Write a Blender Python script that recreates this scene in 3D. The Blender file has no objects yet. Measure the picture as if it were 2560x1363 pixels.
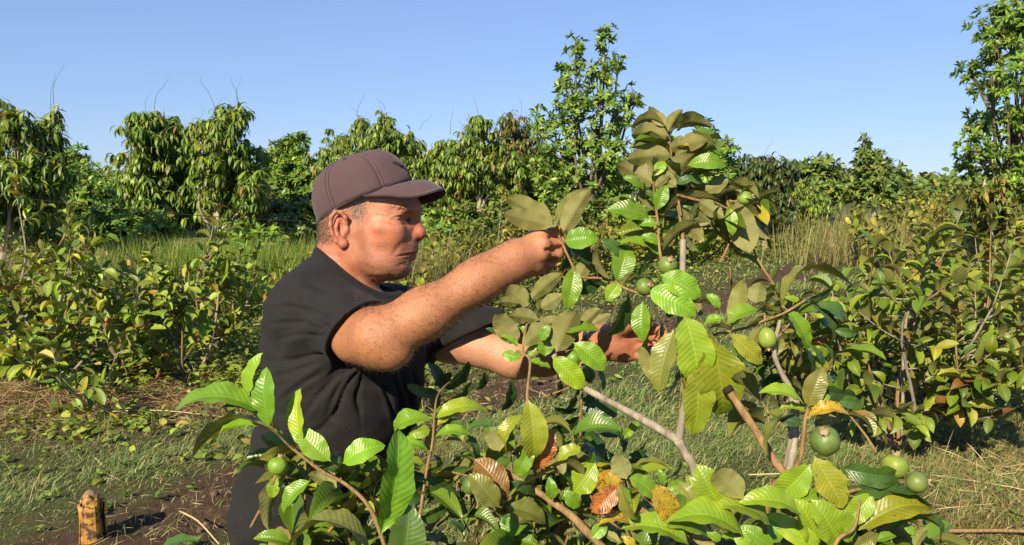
import bpy, math, random
import numpy as np
from mathutils import Vector, Matrix

C = bpy.context.scene.collection
R = math.radians
rng = np.random.default_rng(7)
random.seed(7)

# ---------------------------------------------------------------- camera
F_PX, CX, CY, HOR = 1934.0, 1280.0, 681.5, 470.0      # photograph: 2560 x 1363, horizon row
PITCH = math.atan((CY - HOR) / F_PX)
CAM_H = 1.6
cam_d = bpy.data.cameras.new('camera')
cam_d.sensor_width = 36.0
cam_d.lens = 36.0 * F_PX / 2560.0
cam_d.clip_start = 0.05
cam_d.clip_end = 3000
cam = bpy.data.objects.new('camera', cam_d)
cam.location = (0, 0, CAM_H)
cam.rotation_euler = (R(90) - PITCH, 0, 0)
C.objects.link(cam)
sc = bpy.context.scene
sc.camera = cam

# ---------------------------------------------------------------- sky, sun, exposure
SUN = Vector((-0.37, -0.74, 0.56)).normalized()        # towards the sun
sun_el = math.asin(SUN.z)
sun_rot = math.atan2(SUN.x, SUN.y)
w = bpy.data.worlds.new('World')
sc.world = w
w.use_nodes = True
nt = w.node_tree
bg = nt.nodes['Background']
sky = nt.nodes.new('ShaderNodeTexSky')
sky.sky_type = 'NISHITA'
sky.sun_disc = False
sky.sun_elevation = sun_el
sky.sun_rotation = sun_rot
sky.altitude = 0
sky.air_density = 1.0
sky.dust_density = 0.0
sky.ozone_density = 6.0
gm = nt.nodes.new('ShaderNodeGamma')                   # the phone's flatter sky: less contrast between zenith and horizon
gm.inputs[1].default_value = 0.52
tn = nt.nodes.new('ShaderNodeMix'); tn.data_type = 'RGBA'; tn.blend_type = 'MULTIPLY'
tn.inputs[0].default_value = 1.0; tn.inputs[7].default_value = (.93, 1.09, 1.44, 1)
nt.links.new(sky.outputs[0], gm.inputs[0]); nt.links.new(gm.outputs[0], tn.inputs[6]); nt.links.new(tn.outputs[2], bg.inputs[0])
bg.inputs[1].default_value = 0.124
sd = bpy.data.lights.new('sun', 'SUN')
sd.energy = 5.0
sd.angle = R(0.5)
sd.color = (1.0, 0.88, 0.64)
so = bpy.data.objects.new('sun', sd)
so.rotation_euler = SUN.to_track_quat('Z', 'Y').to_euler()
so.location = (0, 0, 20)
C.objects.link(so)
sc.view_settings.view_transform = 'Standard'
sc.view_settings.look = 'None'
sc.view_settings.gamma = 1
sc.view_settings.use_curve_mapping = False
sc.view_settings.exposure = 0.92
sc.render.engine = 'CYCLES'
sc.cycles.max_bounces = 6
sc.cycles.transparent_max_bounces = 4

# ---------------------------------------------------------------- helpers
cp, sp = math.cos(PITCH), math.sin(PITCH)
def pc(px, py, d):                                       # photo pixel + depth -> camera frame (right, ahead, up)
    return np.array([(px - CX) / F_PX * d, d, (CY - py) / F_PX * d])
def c2w(p):
    p = np.asarray(p, float)
    x, y, z = p[..., 0], p[..., 1], p[..., 2]
    return np.stack([x, y * cp + z * sp, CAM_H - y * sp + z * cp], -1)
def dirw(v):                                             # (right, up, towards camera) -> world direction
    return np.array([v[0], -v[2] * cp + v[1] * sp, v[2] * sp + v[1] * cp])
def pw(px, py, d):
    return c2w(pc(px, py, d))
def ground_at(px, y):                                    # a point on the ground y metres ahead, in photo column px
    return np.array([(px - CX) / F_PX * (y * cp + CAM_H * sp), y, 0.0])
def nrm(v):
    v = np.asarray(v, float)
    return v / np.maximum(np.linalg.norm(v, axis=-1, keepdims=True), 1e-9)

def tag(o, label=None, cat=None, group=None, kind=None):
    if label: o['label'] = label
    if cat: o['category'] = cat
    if group: o['group'] = group
    if kind: o['kind'] = kind
    return o
def empty(name, loc, label=None, cat=None, group=None):
    o = bpy.data.objects.new(name, None)
    o.location = loc
    o.empty_display_size = .1
    C.objects.link(o)
    return tag(o, label, cat, group)
def link(name, me, parent=None, mat=None, off=None):
    o = bpy.data.objects.new(name, me)
    C.objects.link(o)
    if mat is not None and not me.materials:
        me.materials.append(mat)
    if parent is not None:
        o.parent = parent
    return o
def chain_loc(o):
    p = np.zeros(3)
    while o is not None:
        p = p + np.array(o.location)
        o = o.parent
    return p
def mesh_np(name, V, faces_list, parent=None, mat=None, smooth=True, tint=None, uv=None):
    """V (n,3) world; faces_list: list of (m,k) int arrays; tint per vertex (n,3); uv per vertex (n,2)."""
    me = bpy.data.meshes.new(name)
    V = np.asarray(V, np.float32)
    if parent is not None:
        V = V - chain_loc(parent).astype(np.float32)
    loops = np.concatenate([np.asarray(f, np.int32).ravel() for f in faces_list])
    sizes = np.concatenate([np.full(len(f), np.asarray(f).shape[1], np.int32) for f in faces_list])
    starts = np.concatenate([[0], np.cumsum(sizes)[:-1]]).astype(np.int32)
    me.vertices.add(len(V)); me.vertices.foreach_set('co', V.ravel())
    me.loops.add(len(loops)); me.loops.foreach_set('vertex_index', loops)
    me.polygons.add(len(sizes)); me.polygons.foreach_set('loop_start', starts)
    me.polygons.foreach_set('loop_total', sizes)
    me.polygons.foreach_set('use_smooth', np.full(len(sizes), bool(smooth)))
    if uv is not None:
        l = me.uv_layers.new(name='UVMap')
        l.data.foreach_set('uv', np.asarray(uv, np.float32)[loops].ravel())
    if tint is not None:
        a = me.attributes.new('tint', 'FLOAT_COLOR', 'POINT')
        t4 = np.ones((len(V), 4), np.float32); t4[:, :3] = tint
        a.data.foreach_set('color', t4.ravel())
    me.update(); me.validate()
    return link(name, me, parent, mat)

def vnoise(p, seed=0):                                   # smooth value noise, p (n,3) -> [-1,1]
    p = np.asarray(p, float)
    i = np.floor(p).astype(np.int64); f = p - i
    f = f * f * (3 - 2 * f)
    def h(a, b, c):
        n = (a * 73856093) ^ (b * 19349663) ^ (c * 83492791) ^ (seed * 2654435761)
        n = (n ^ (n >> 13)) * 1274126177
        n = n ^ (n >> 16)
        return (n & 0xffff) / 32767.5 - 1
    r = 0
    for dx in (0, 1):
        for dy in (0, 1):
            for dz in (0, 1):
                wgt = (f[:, 0] if dx else 1 - f[:, 0]) * (f[:, 1] if dy else 1 - f[:, 1]) * (f[:, 2] if dz else 1 - f[:, 2])
                r = r + wgt * h(i[:, 0] + dx, i[:, 1] + dy, i[:, 2] + dz)
    return r

def tubes(polys, sides=7):                               # list of (pts (n,3), radii (n)) -> V, F
    V, F, o = [], [], 0
    ang = np.linspace(0, 2 * math.pi, sides, endpoint=False)
    for pts, rad in polys:
        pts = np.asarray(pts, float); n = len(pts)
        rad = np.broadcast_to(np.asarray(rad, float), (n,))
        t = nrm(np.gradient(pts, axis=0))
        ref = np.array([0, 0, 1.0]) if abs(t[0, 2]) < .9 else np.array([1.0, 0, 0])
        u = nrm(np.cross(t, ref)); v = np.cross(t, u)
        ring = pts[:, None] + rad[:, None, None] * (np.cos(ang)[None, :, None] * u[:, None] + np.sin(ang)[None, :, None] * v[:, None])
        V.append(ring.reshape(-1, 3))
        for k in range(n - 1):
            a = o + k * sides + np.arange(sides); b = o + k * sides + (np.arange(sides) + 1) % sides
            F.append(np.stack([a, b, b + sides, a + sides], 1))
        V.append(pts[[0, -1]])
        o2 = o + n * sides
        a = np.arange(sides); b = (a + 1) % sides
        F.append(np.stack([o + b, o + a, np.full(sides, o2), np.full(sides, o2)], 1)[:, :3])
        q = o + (n - 1) * sides
        F.append(np.stack([q + a, q + b, np.full(sides, o2 + 1)], 1))
        o = o2 + 2
    quads = [f for f in F if f.shape[1] == 4]; tris = [f for f in F if f.shape[1] == 3]
    return np.concatenate(V), [np.concatenate(quads), np.concatenate(tris)]
def spline(pts, n):
    pts = np.asarray(pts, float)
    if len(pts) < 3:
        t = np.linspace(0, 1, n)[:, None]
        return pts[0] * (1 - t) + pts[-1] * t
    P = np.concatenate([[2 * pts[0] - pts[1]], pts, [2 * pts[-1] - pts[-2]]])
    out = []
    m = len(pts) - 1
    for s in np.linspace(0, m, n):
        k = min(int(s), m - 1); t = s - k
        a, b, c, d = P[k], P[k + 1], P[k + 2], P[k + 3]
        out.append(.5 * (2 * b + (c - a) * t + (2 * a - 5 * b + 4 * c - d) * t * t + (3 * b - a - 3 * c + d) * t ** 3))
    return np.array(out)

# ---------------------------------------------------------------- materials
class N:
    def __init__(s, name):
        s.m = bpy.data.materials.new(name); s.m.use_nodes = True
        s.t = s.m.node_tree; s.p = s.t.nodes['Principled BSDF']; s.out = s.t.nodes['Material Output']
    def n(s, typ, ins=None, **kw):
        x = s.t.nodes.new('ShaderNode' + typ)
        for k, v in kw.items(): setattr(x, k, v)
        for k, v in (ins or {}).items():
            if hasattr(v, 'is_linked') or isinstance(v, bpy.types.NodeSocket): s.t.links.new(v, x.inputs[k])
            else: x.inputs[k].default_value = v
        return x
    def math(s, op, a, b=0.0, c=None):
        d = {0: a, 1: b}
        if c is not None: d[2] = c
        return s.n('Math', d, operation=op).outputs[0]
    def mix(s, f, a, b, blend='MIX'):
        x = s.n('Mix', None, data_type='RGBA', blend_type=blend)
        for k, v in ((0, f), (6, a), (7, b)):
            if isinstance(v, bpy.types.NodeSocket): s.t.links.new(v, x.inputs[k])
            else: x.inputs[k].default_value = (*v, 1) if isinstance(v, tuple) and len(v) == 3 else v
        return x.outputs[2]
    def ramp(s, f, stops):
        x = s.n('ValToRGB', {0: f})
        e = x.color_ramp.elements
        while len(e) < len(stops): e.new(.5)
        for q, (p, c) in zip(e, stops): q.position = p; q.color = (*c, 1) if isinstance(c, tuple) else (c, c, c, 1)
        return x.outputs[0]
    def noise(s, scale, detail=4, rough=.55, vec=None, out=0):
        x = s.n('TexNoise', {'Scale': scale, 'Detail': detail, 'Roughness': rough})
        if vec is not None: s.t.links.new(vec, x.inputs['Vector'])
        return x.outputs[out]
    def obj(s): return s.n('TexCoord').outputs['Object']
    def pos(s): return s.n('NewGeometry').outputs['Position']
    def set(s, **kw):
        for k, v in kw.items():
            i = s.p.inputs[k.replace('_', ' ')]
            if isinstance(v, bpy.types.NodeSocket): s.t.links.new(v, i)
            else: i.default_value = (*v, 1) if isinstance(v, tuple) and len(v) == 3 and i.type == 'RGBA' else v
        return s
    def bump(s, h, strength=.5, dist=.01):
        b = s.n('Bump', {'Height': h, 'Strength': strength, 'Distance': dist})
        s.t.links.new(b.outputs[0], s.p.inputs['Normal'])
        return b.outputs[0]

def leaf_material(name, under, vein=13.0, under_mix=.72, trans=.3, rough=.42, bump=.5, dist=.004, spots=False):
    m = N(name)
    oi = m.n('ObjectInfo')
    at = m.n('Attribute', attribute_name='tint')
    tint = m.mix(1.0, oi.outputs['Color'], at.outputs['Color'], 'MULTIPLY')
    uv = m.n('SeparateXYZ', {0: m.n('TexCoord').outputs['UV']})
    x = m.math('MULTIPLY', m.math('ABSOLUTE', m.math('SUBTRACT', uv.outputs[0], .5)), 2)
    ph = m.math('MULTIPLY', m.math('SUBTRACT', uv.outputs[1], m.math('MULTIPLY', m.math('POWER', x, 1.25), .16)), vein * math.pi)
    ph = m.math('ADD', ph, m.math('MULTIPLY', m.noise(22, 2, .5, vec=m.pos()), 2.2))
    s = m.math('ABSOLUTE', m.math('SINE', ph))                       # 0 at the veins
    h = m.math('POWER', s, .55)
    mid = m.n('MapRange', {0: x, 1: .02, 2: .07, 3: 1.0, 4: 0.0}).outputs[0]
    veinm = m.math('MULTIPLY', m.n('MapRange', {0: s, 1: 0.0, 2: .25, 3: .18, 4: 0.0}).outputs[0], m.n('MapRange', {0: x, 1: .75, 2: 1, 3: 1.0, 4: 0.3}).outputs[0])
    ob = m.obj()
    nz = m.noise(6 if spots else 9, 3, vec=m.pos())
    var = m.ramp(nz, [(.3, (.8, .82, .8)), (.7, (1.18, 1.12, 1.1))])
    col = m.mix(1.0, tint, var, 'MULTIPLY')
    nz2 = m.noise(34, 3, .6, vec=m.pos())
    col = m.mix(m.n('MapRange', {0: m.math('ADD', nz2, m.math('MULTIPLY', x, .12)), 1: .56, 2: .78, 3: 0.0, 4: .55}).outputs[0], col, m.mix(1.0, col, (1.55, 1.25, .8), 'MULTIPLY'))
    light = m.mix(1.0, col, (1.5, 1.35, 1.7), 'MULTIPLY')
    col = m.mix(m.math('MAXIMUM', m.math('MULTIPLY', mid, .7), veinm), col, light)
    if spots:
        sv = m.noise(190, 2, .7, vec=m.pos())
        age = m.math('SUBTRACT', 1.0, oi.outputs['Alpha'])
        edge = m.math('ADD', m.math('MULTIPLY', x, .10), m.math('MULTIPLY', age, .22))
        f = m.n('MapRange', {0: m.math('ADD', sv, edge), 1: .76, 2: .82, 3: 0.0, 4: .85}).outputs[0]
        f = m.math('MULTIPLY', f, m.n('MapRange', {0: age, 1: 0, 2: .3, 3: .25, 4: 1.0}).outputs[0])
        col = m.mix(f, col, (.09, .045, .012))
    und = m.mix(under_mix, col, under)
    bf = m.n('NewGeometry').outputs['Backfacing']
    c = m.mix(bf, col, und)
    rg = m.math('ADD', m.math('MULTIPLY', bf, .3), rough)
    m.set(Base_Color=c, Roughness=rg, Specular_IOR_Level=.42)
    nb = m.bump(m.math('MULTIPLY', m.math('SUBTRACT', h, m.math('MULTIPLY', mid, 1.2)), m.math('SUBTRACT', 1.0, m.math('MULTIPLY', bf, .45))), bump, dist)
    tr = m.n('BsdfTranslucent')
    tc = m.mix(1.0, col, (1.25, 1.2, .55), 'MULTIPLY')
    m.t.links.new(tc, tr.inputs[0]); m.t.links.new(nb, tr.inputs['Normal'])
    mx = m.n('MixShader', {0: trans})
    m.t.links.new(m.p.outputs[0], mx.inputs[1]); m.t.links.new(tr.outputs[0], mx.inputs[2])
    m.t.links.new(mx.outputs[0], m.out.inputs['Surface'])
    return m.m

M_GUAVA = leaf_material('guava_leaf', (.20, .185, .062), vein=13, spots=True, bump=.18, dist=.004, trans=.2, rough=.34)
M_GUAVA2 = leaf_material('guava_leaf_far', (.17, .16, .05), vein=9, bump=.25, trans=.22, rough=.45)
M_TREE = leaf_material('mango_leaf', (.11, .14, .04), vein=2, under_mix=.5, bump=.1, trans=.26, rough=.46)

def grass_material(name, trans=.3):
    m = N(name)
    at = m.n('Attribute', attribute_name='tint')
    m.set(Base_Color=at.outputs['Color'], Roughness=.6, Specular_IOR_Level=.25)
    tr = m.n('BsdfTranslucent', {0: at.outputs['Color']})
    mx = m.n('MixShader', {0: trans})
    m.t.links.new(m.p.outputs[0], mx.inputs[1]); m.t.links.new(tr.outputs[0], mx.inputs[2])
    m.t.links.new(mx.outputs[0], m.out.inputs['Surface'])
    return m.m
M_GRASS = grass_material('grass_blade')
M_STRAW = grass_material('straw', .1)

def bark_material(name, a, b, scale=60):
    m = N(name)
    v = m.n('Mapping', {0: m.obj(), 3: (1, 1, .25)}).outputs[0]
    n1 = m.noise(scale, 5, .65, v)
    m.set(Base_Color=m.ramp(n1, [(.3, a), (.7, b)]), Roughness=.8, Specular_IOR_Level=.2)
    m.bump(n1, .6, .004)
    return m.m
M_BARK = bark_material('grey_bark', (.12, .095, .07), (.34, .29, .22))
M_TWIG = bark_material('brown_twig', (.12, .07, .03), (.30, .19, .085), 90)
M_CUT = bark_material('charred_cut', (.012, .010, .008), (.03, .024, .02), 120)
M_TRUNK = bark_material('pale_trunk', (.22, .17, .12), (.46, .38, .28), 14)
M_DARKBARK = bark_material('dark_trunk', (.07, .055, .04), (.17, .135, .10), 14)

def ground_material():
    m = N('ground')
    p = m.pos()
    s = m.n('SeparateXYZ', {0: p})
    u = m.math('SUBTRACT', m.math('MULTIPLY', s.outputs[0], .846), m.math('MULTIPLY', s.outputs[1], .533))
    n0 = m.noise(1.1, 5, .6, p)
    d = m.math('ABSOLUTE', m.math('ADD', u, 3.30))
    f = m.n('MapRange', {0: m.math('ADD', d, m.math('MULTIPLY', m.math('SUBTRACT', n0, .5), 1.3)), 1: .30, 2: .52, 3: 1.0, 4: 0.0}).outputs[0]
    n1 = m.noise(26, 6, .7, p); n2 = m.noise(140, 4, .7, p)
    soil = m.ramp(n1, [(.3, (.075, .046, .030)), (.72, (.155, .098, .066))])
    turf = m.ramp(n1, [(.25, (.055, .065, .02)), (.5, (.10, .115, .04)), (.75, (.17, .16, .07))])
    nb = m.noise(.55, 4, .6, p)
    turf = m.mix(m.n('MapRange', {0: nb, 1: .5, 2: .68, 3: 0.0, 4: .8}).outputs[0], turf, (.13, .09, .05))
    col = m.mix(f, turf, soil)
    m.set(Base_Color=col, Roughness=.95, Specular_IOR_Level=.1)
    n3 = m.noise(330, 3, .7, p)
    col = m.mix(1.0, col, m.ramp(m.math('ADD', m.math('MULTIPLY', n2, .6), m.math('MULTIPLY', n3, .4)), [(.32, (.45, .45, .45)), (.5, (.95, .95, .95)), (.68, (1.6, 1.55, 1.45))]), 'MULTIPLY')
    m.set(Base_Color=col)
    m.bump(m.math('ADD', n1, m.math('ADD', m.math('MULTIPLY', n2, .6), m.math('MULTIPLY', n3, .3))), 1.0, .035)
    return m.m
M_GROUND = ground_material()
# ---------------------------------------------------------------- leaves
def leaf_prof(t, kind='guava'):
    if kind == 'guava':
        a = np.sin(np.pi * np.clip(t, 0, 1) ** .92) ** .62
    elif kind == 'round':
        a = np.sin(np.pi * np.clip(t, 0, 1) ** .8) ** .55
    else:
        a = np.sin(np.pi * np.clip(t, 0, 1) ** .85) ** .9
    return a
def leaf_grid(nt, nc, bend=.1, fold=.15, kind='guava', wave=0., seed=0, tipcurl=0., w=1., bite=None, pet=.05):
    """unit leaf: x 0..1 along the chord, y across (full width w at the widest), z = upper side."""
    r = np.random.default_rng(seed)
    t = np.linspace(0, 1, nt + 1)
    tl = np.clip((t - pet) / (1 - pet), 0, 1)
    half = leaf_prof(tl, kind) * .5 * w
    half = np.maximum(half, .009 * (w if w > .2 else 1))
    if nt > 8:
        half = half * (1 + .06 * np.interp(t, np.linspace(0, 1, 7), r.normal(0, 1, 7)))
    half[-1] = 0.004
    u = np.linspace(-1, 1, nc + 1)
    T, U = np.meshgrid(t, u, indexing='ij')
    Hf = np.repeat(half[:, None], nc + 1, 1)
    if bite is not None:
        t0, t1, side, depth = bite
        msk = np.exp(-((t - (t0 + t1) / 2) / ((t1 - t0) / 2)) ** 4)
        Hf = np.where((U * side) > 0, Hf * (1 - depth * msk[:, None]), Hf)
    y = U * Hf
    z = bend * 4 * T * (1 - T) - tipcurl * np.clip(T - .6, 0, 1) ** 2 * 4 + fold * np.abs(y)
    z = z - .5 * fold * np.abs(y) ** 2 / max(w, .1)
    if wave:
        ph = r.uniform(0, 6.28, 3)
        z = z + wave * np.abs(U) ** 1.5 * (np.sin(T * 17 + ph[0] + np.sign(U) * 1.3) * .6 + np.sin(T * 31 + ph[1]) * .4)
        y = y + .06 * w * np.sin(T * 3.1 + ph[2]) * (r.random() - .5) * 2
    x = T - .0 * U
    V = np.stack([x, y, z], -1).reshape(-1, 3)
    UV = np.stack([(U + 1) / 2, np.broadcast_to(tl[:, None], U.shape)], -1).reshape(-1, 2)
    k = np.arange((nt + 1) * (nc + 1)).reshape(nt + 1, nc + 1)
    F = np.stack([k[:-1, :-1], k[1:, :-1], k[1:, 1:], k[:-1, 1:]], -1).reshape(-1, 4)
    return V, F, UV
def leaf_mesh(name, V, F, UV, mat, smooth=True):
    me = bpy.data.meshes.new(name)
    me.from_pydata(V.tolist(), [], F.tolist())
    me.polygons.foreach_set('use_smooth', np.full(len(F), smooth))
    l = me.uv_layers.new(name='UVMap')
    l.data.foreach_set('uv', UV[F.ravel()].astype(np.float32).ravel())
    a = me.attributes.new('tint', 'FLOAT_COLOR', 'POINT')
    a.data.foreach_set('color', np.ones(len(V) * 4, np.float32))
    me.materials.append(mat)
    me.update()
    return me
def frames(D, Nn):
    D = nrm(D); Nn = nrm(Nn - D * (D * Nn).sum(-1, keepdims=True)); S = np.cross(Nn, D)
    return D, S, Nn
def joined_leaves(name, tmpl, B, D, Nn, L, W, tint, parent, mat, kind='stuff'):
    """all leaves of one mass as one mesh; tmpl: list of (V,F,UV)."""
    if len(B) == 0: return None
    D, S, Nn = frames(D, Nn)
    which = rng.integers(0, len(tmpl), len(B))
    Vs, Fs, Us, Ts, o = [], [], [], [], 0
    for k, (V, F, UV) in enumerate(tmpl):
        q = which == k; n = int(q.sum())
        if not n: continue
        P = B[q][:, None] + L[q][:, None, None] * (V[None, :, 0:1] * D[q][:, None] + V[None, :, 2:3] * Nn[q][:, None]) \
            + W[q][:, None, None] * V[None, :, 1:2] * S[q][:, None]
        Vs.append(P.reshape(-1, 3)); m = len(V)
        Fs.append((F[None] + (np.arange(n) * m)[:, None, None] + o).reshape(-1, F.shape[1]))
        Us.append(np.tile(UV, (n, 1))); Ts.append(np.repeat(tint[q], m, 0)); o += n * m
    ob = mesh_np(name, np.concatenate(Vs), [np.concatenate(Fs)], parent, mat, True, np.concatenate(Ts), np.concatenate(Us))
    if kind: ob['kind'] = kind
    return ob
def leaf_objects(name, meshes, B, D, Nn, L, W, tint, parent, alpha=1.0):
    D, S, Nn = frames(D, Nn)
    off = chain_loc(parent)
    for i in range(len(B)):
        o = bpy.data.objects.new(name, meshes[int(rng.integers(0, len(meshes)))])
        C.objects.link(o)
        o.parent = parent
        a, s, n = D[i] * L[i], S[i] * W[i], Nn[i] * L[i]
        b = B[i] - off
        o.matrix_local = Matrix(((a[0], s[0], n[0], b[0]), (a[1], s[1], n[1], b[1]), (a[2], s[2], n[2], b[2]), (0, 0, 0, 1)))
        o.color = (*tint[i], alpha if np.isscalar(alpha) else alpha[i])

T_GUAVA = [leaf_grid(5, 2, b, f, 'guava') for b, f in ((.06, .25), (.14, .35), (.2, .5), (-.04, .3))]
ME_GUAVA = [leaf_mesh('guava_leaf', *t, M_GUAVA2) for t in [leaf_grid(7, 4, b, f, 'guava', .02, i, tc) for i, (b, f, tc) in enumerate(((.05, .3, 0), (.13, .35, .1), (.2, .5, .1), (-.04, .3, 0), (.1, .8, .05)))]]
T_GFAR = [leaf_grid(3, 1, b, 0, 'guava') for b in (.08, .2)]
T_MANGO = [leaf_grid(3, 1, b, 0, 'lance') for b in (.06, .16, .26)]
ME_MANGO = [leaf_mesh('mango_leaf', *t, M_TREE) for t in [leaf_grid(6, 2, b, .3, 'lance', 0, i) for i, b in enumerate((.06, .15, .25))]]
T_AVO = [leaf_grid(3, 1, b, 0, 'lance') for b in (.05, .14)]

def pick_tints(n, pal, sd=.12):
    cols = np.array([p[1] for p in pal]); pr = np.array([p[0] for p in pal], float); pr /= pr.sum()
    c = cols[rng.choice(len(cols), n, p=pr)]
    return np.clip(.86 * c * rng.lognormal(0, sd, (n, 1)) * rng.lognormal(0, sd * .4, (n, 3)), 0, .9)
PAL_GUAVA = [(5, (.155, .235, .02)), (4, (.22, .295, .024)), (2, (.09, .155, .02)), (1.6, (.30, .31, .03)), (.5, (.33, .24, .03)), (.3, (.24, .11, .03))]
PAL_GUAVA_Y = [(4, (.22, .255, .024)), (3, (.29, .285, .03)), (3, (.13, .19, .02)), (1.0, (.36, .28, .038)), (.45, (.25, .13, .03))]
PAL_MANGO = [(5, (.095, .165, .022)), (4, (.145, .225, .028)), (2.5, (.20, .27, .036)), (.4, (.22, .20, .03)), (.25, (.24, .11, .05))]
PAL_MANGO_R = [(4, (.07, .12, .02)), (3, (.12, .17, .028)), (3, (.22, .15, .06)), (1, (.24, .11, .05))]
PAL_AVO = [(5, (.095, .185, .026)), (4, (.15, .25, .03)), (2.5, (.22, .31, .04))]
PAL_FAR = [(5, (.085, .14, .026)), (4, (.13, .19, .034)), (2, (.20, .22, .045))]

PAL_GUAVA, PAL_MANGO, PAL_AVO, PAL_FAR = [[(p, tuple(c * 1.17 for c in q)) for p, q in L_] for L_ in (PAL_GUAVA, PAL_MANGO, PAL_AVO, PAL_FAR)]
def guava_bush(base, H, Rr, label, group, nst=7, ntw=6, nind=200, pal=PAL_GUAVA, leaf=.105, fruit=0, far=False, seed=1):
    r = np.random.default_rng(seed)
    base = np.asarray(base, float)
    root = empty('guava_bush', base, label, 'bush', group)
    B, D, Nn, L, W = [], [], [], [], []
    stems = []
    tips = []
    for k in range(nst):
        az = k / nst * 2 * math.pi + r.uniform(-.4, .4)
        out = Rr * r.uniform(.45, 1.0); hz = H * r.uniform(.62, 1.0) * (1 - .35 * (out / Rr) ** 2)
        if k == 0: out *= .25; hz = H * .97
        d = np.array([math.cos(az), math.sin(az), 0])
        p0 = base + d * .02; p3 = base + d * out + [0, 0, hz]
        p1 = base + d * out * .35 + [0, 0, hz * .3] + r.normal(0, .04, 3); p2 = base + d * out * .7 + [0, 0, hz * .68] + r.normal(0, .06, 3)
        pts = spline([p0, p1, p2, p3], 12)
        tb = [(pts, np.linspace(.016, .005, 12) * (H / 1.3))]
        for j in range(ntw):
            q = r.uniform(.3, 1.0) if j else 1.0
            ip = pts[min(11, int(q * 11))]
            a2 = az + r.uniform(-1.5, 1.5)
            td = nrm(np.array([math.cos(a2), math.sin(a2), r.uniform(-.15, 1.0)]))
            if j == 0: td = nrm(pts[-1] - pts[-2] + [0, 0, .04])
            tl = r.uniform(.16, .32) * (H / 1.3) ** .5
            tw = np.stack([ip + td * tl * s + np.array([0, 0, .05 * s * s]) for s in np.linspace(0, 1, 5)])
            if not far: tb.append((tw, np.linspace(.0055, .0025, 5)))
            tips.append(tw[-1])
            ax = td
            per = nrm(np.cross(ax, r.normal(0, 1, 3)))
            n_p = r.integers(3, 6)
            for s in np.linspace(.25, 1, n_p):
                per = np.cross(ax, per)
                ii = s * 4; i0 = min(int(ii), 3)
                pp = tw[i0] + (tw[i0 + 1] - tw[i0]) * (ii - i0)
                for sg in (1, -1):
                    dd = nrm(per * sg + ax * (.35 + .5 * s) + r.normal(0, .22, 3) + [0, 0, -.12])
                    nn = np.array([0, 0, 1.0]) * .9 + ax * .5 + r.normal(0, .28, 3)
                    B.append(pp); D.append(dd); Nn.append(nn)
                    l = leaf * r.uniform(.8, 1.35); L.append(l); W.append(l * r.uniform(.44, .55))
        stems.append(tb)
    for tb in stems:
        V, F = tubes(tb, 5 if far else 6)
        mesh_np('branch', V, F, root, M_BARK if r.random() < .6 else M_TWIG)
    B, D, Nn, L, W = map(np.array, (B, D, Nn, L, W))
    tint = pick_tints(len(B), pal)
    order = np.argsort(np.linalg.norm(B - np.array([0, 0, CAM_H]), axis=1))
    k1 = order[:nind]; k2 = order[nind:]
    if nind: leaf_objects('leaf', ME_GUAVA, B[k1], D[k1], Nn[k1], L[k1], W[k1], tint[k1], root)
    joined_leaves('foliage', T_GFAR if far else T_GUAVA, B[k2], D[k2], Nn[k2], L[k2], W[k2], tint[k2], root, M_GUAVA2)
    for i in range(fruit):
        guava_fruit(root, tips[int(r.integers(len(tips)))] + np.array([0, -.03, -.05]), .022, .026, dirw((r.uniform(-.5, .5), -.3, .5)), (.22, .30, .05))
    return root

# ---------------------------------------------------------------- fruit
def fruit_material():
    m = N('guava_skin')
    oi = m.n('ObjectInfo')
    n1 = m.noise(70, 4, .6, m.pos()); n2 = m.noise(420, 2, .5, m.pos())
    c = m.mix(1.0, oi.outputs['Color'], m.ramp(n1, [(.3, (.8, .85, .8)), (.7, (1.2, 1.12, 1.15))]), 'MULTIPLY')
    c = m.mix(m.n('MapRange', {0: n2, 1: .62, 2: .75, 3: 0.0, 4: .35}).outputs[0], c, (.30, .34, .10))
    m.set(Base_Color=c, Roughness=.46, Specular_IOR_Level=.4, Subsurface_Weight=.05, Subsurface_Scale=.006)
    m.bump(m.math('ADD', n1, m.math('MULTIPLY', n2, .3)), .25, .004)
    return m.m
M_FRUIT = fruit_material()
_m = N('dry_calyx'); _m.set(Base_Color=_m.ramp(_m.noise(300), [(.3, (.16, .10, .05)), (.7, (.42, .30, .17))]), Roughness=.9); M_CALYX = _m.m
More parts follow.
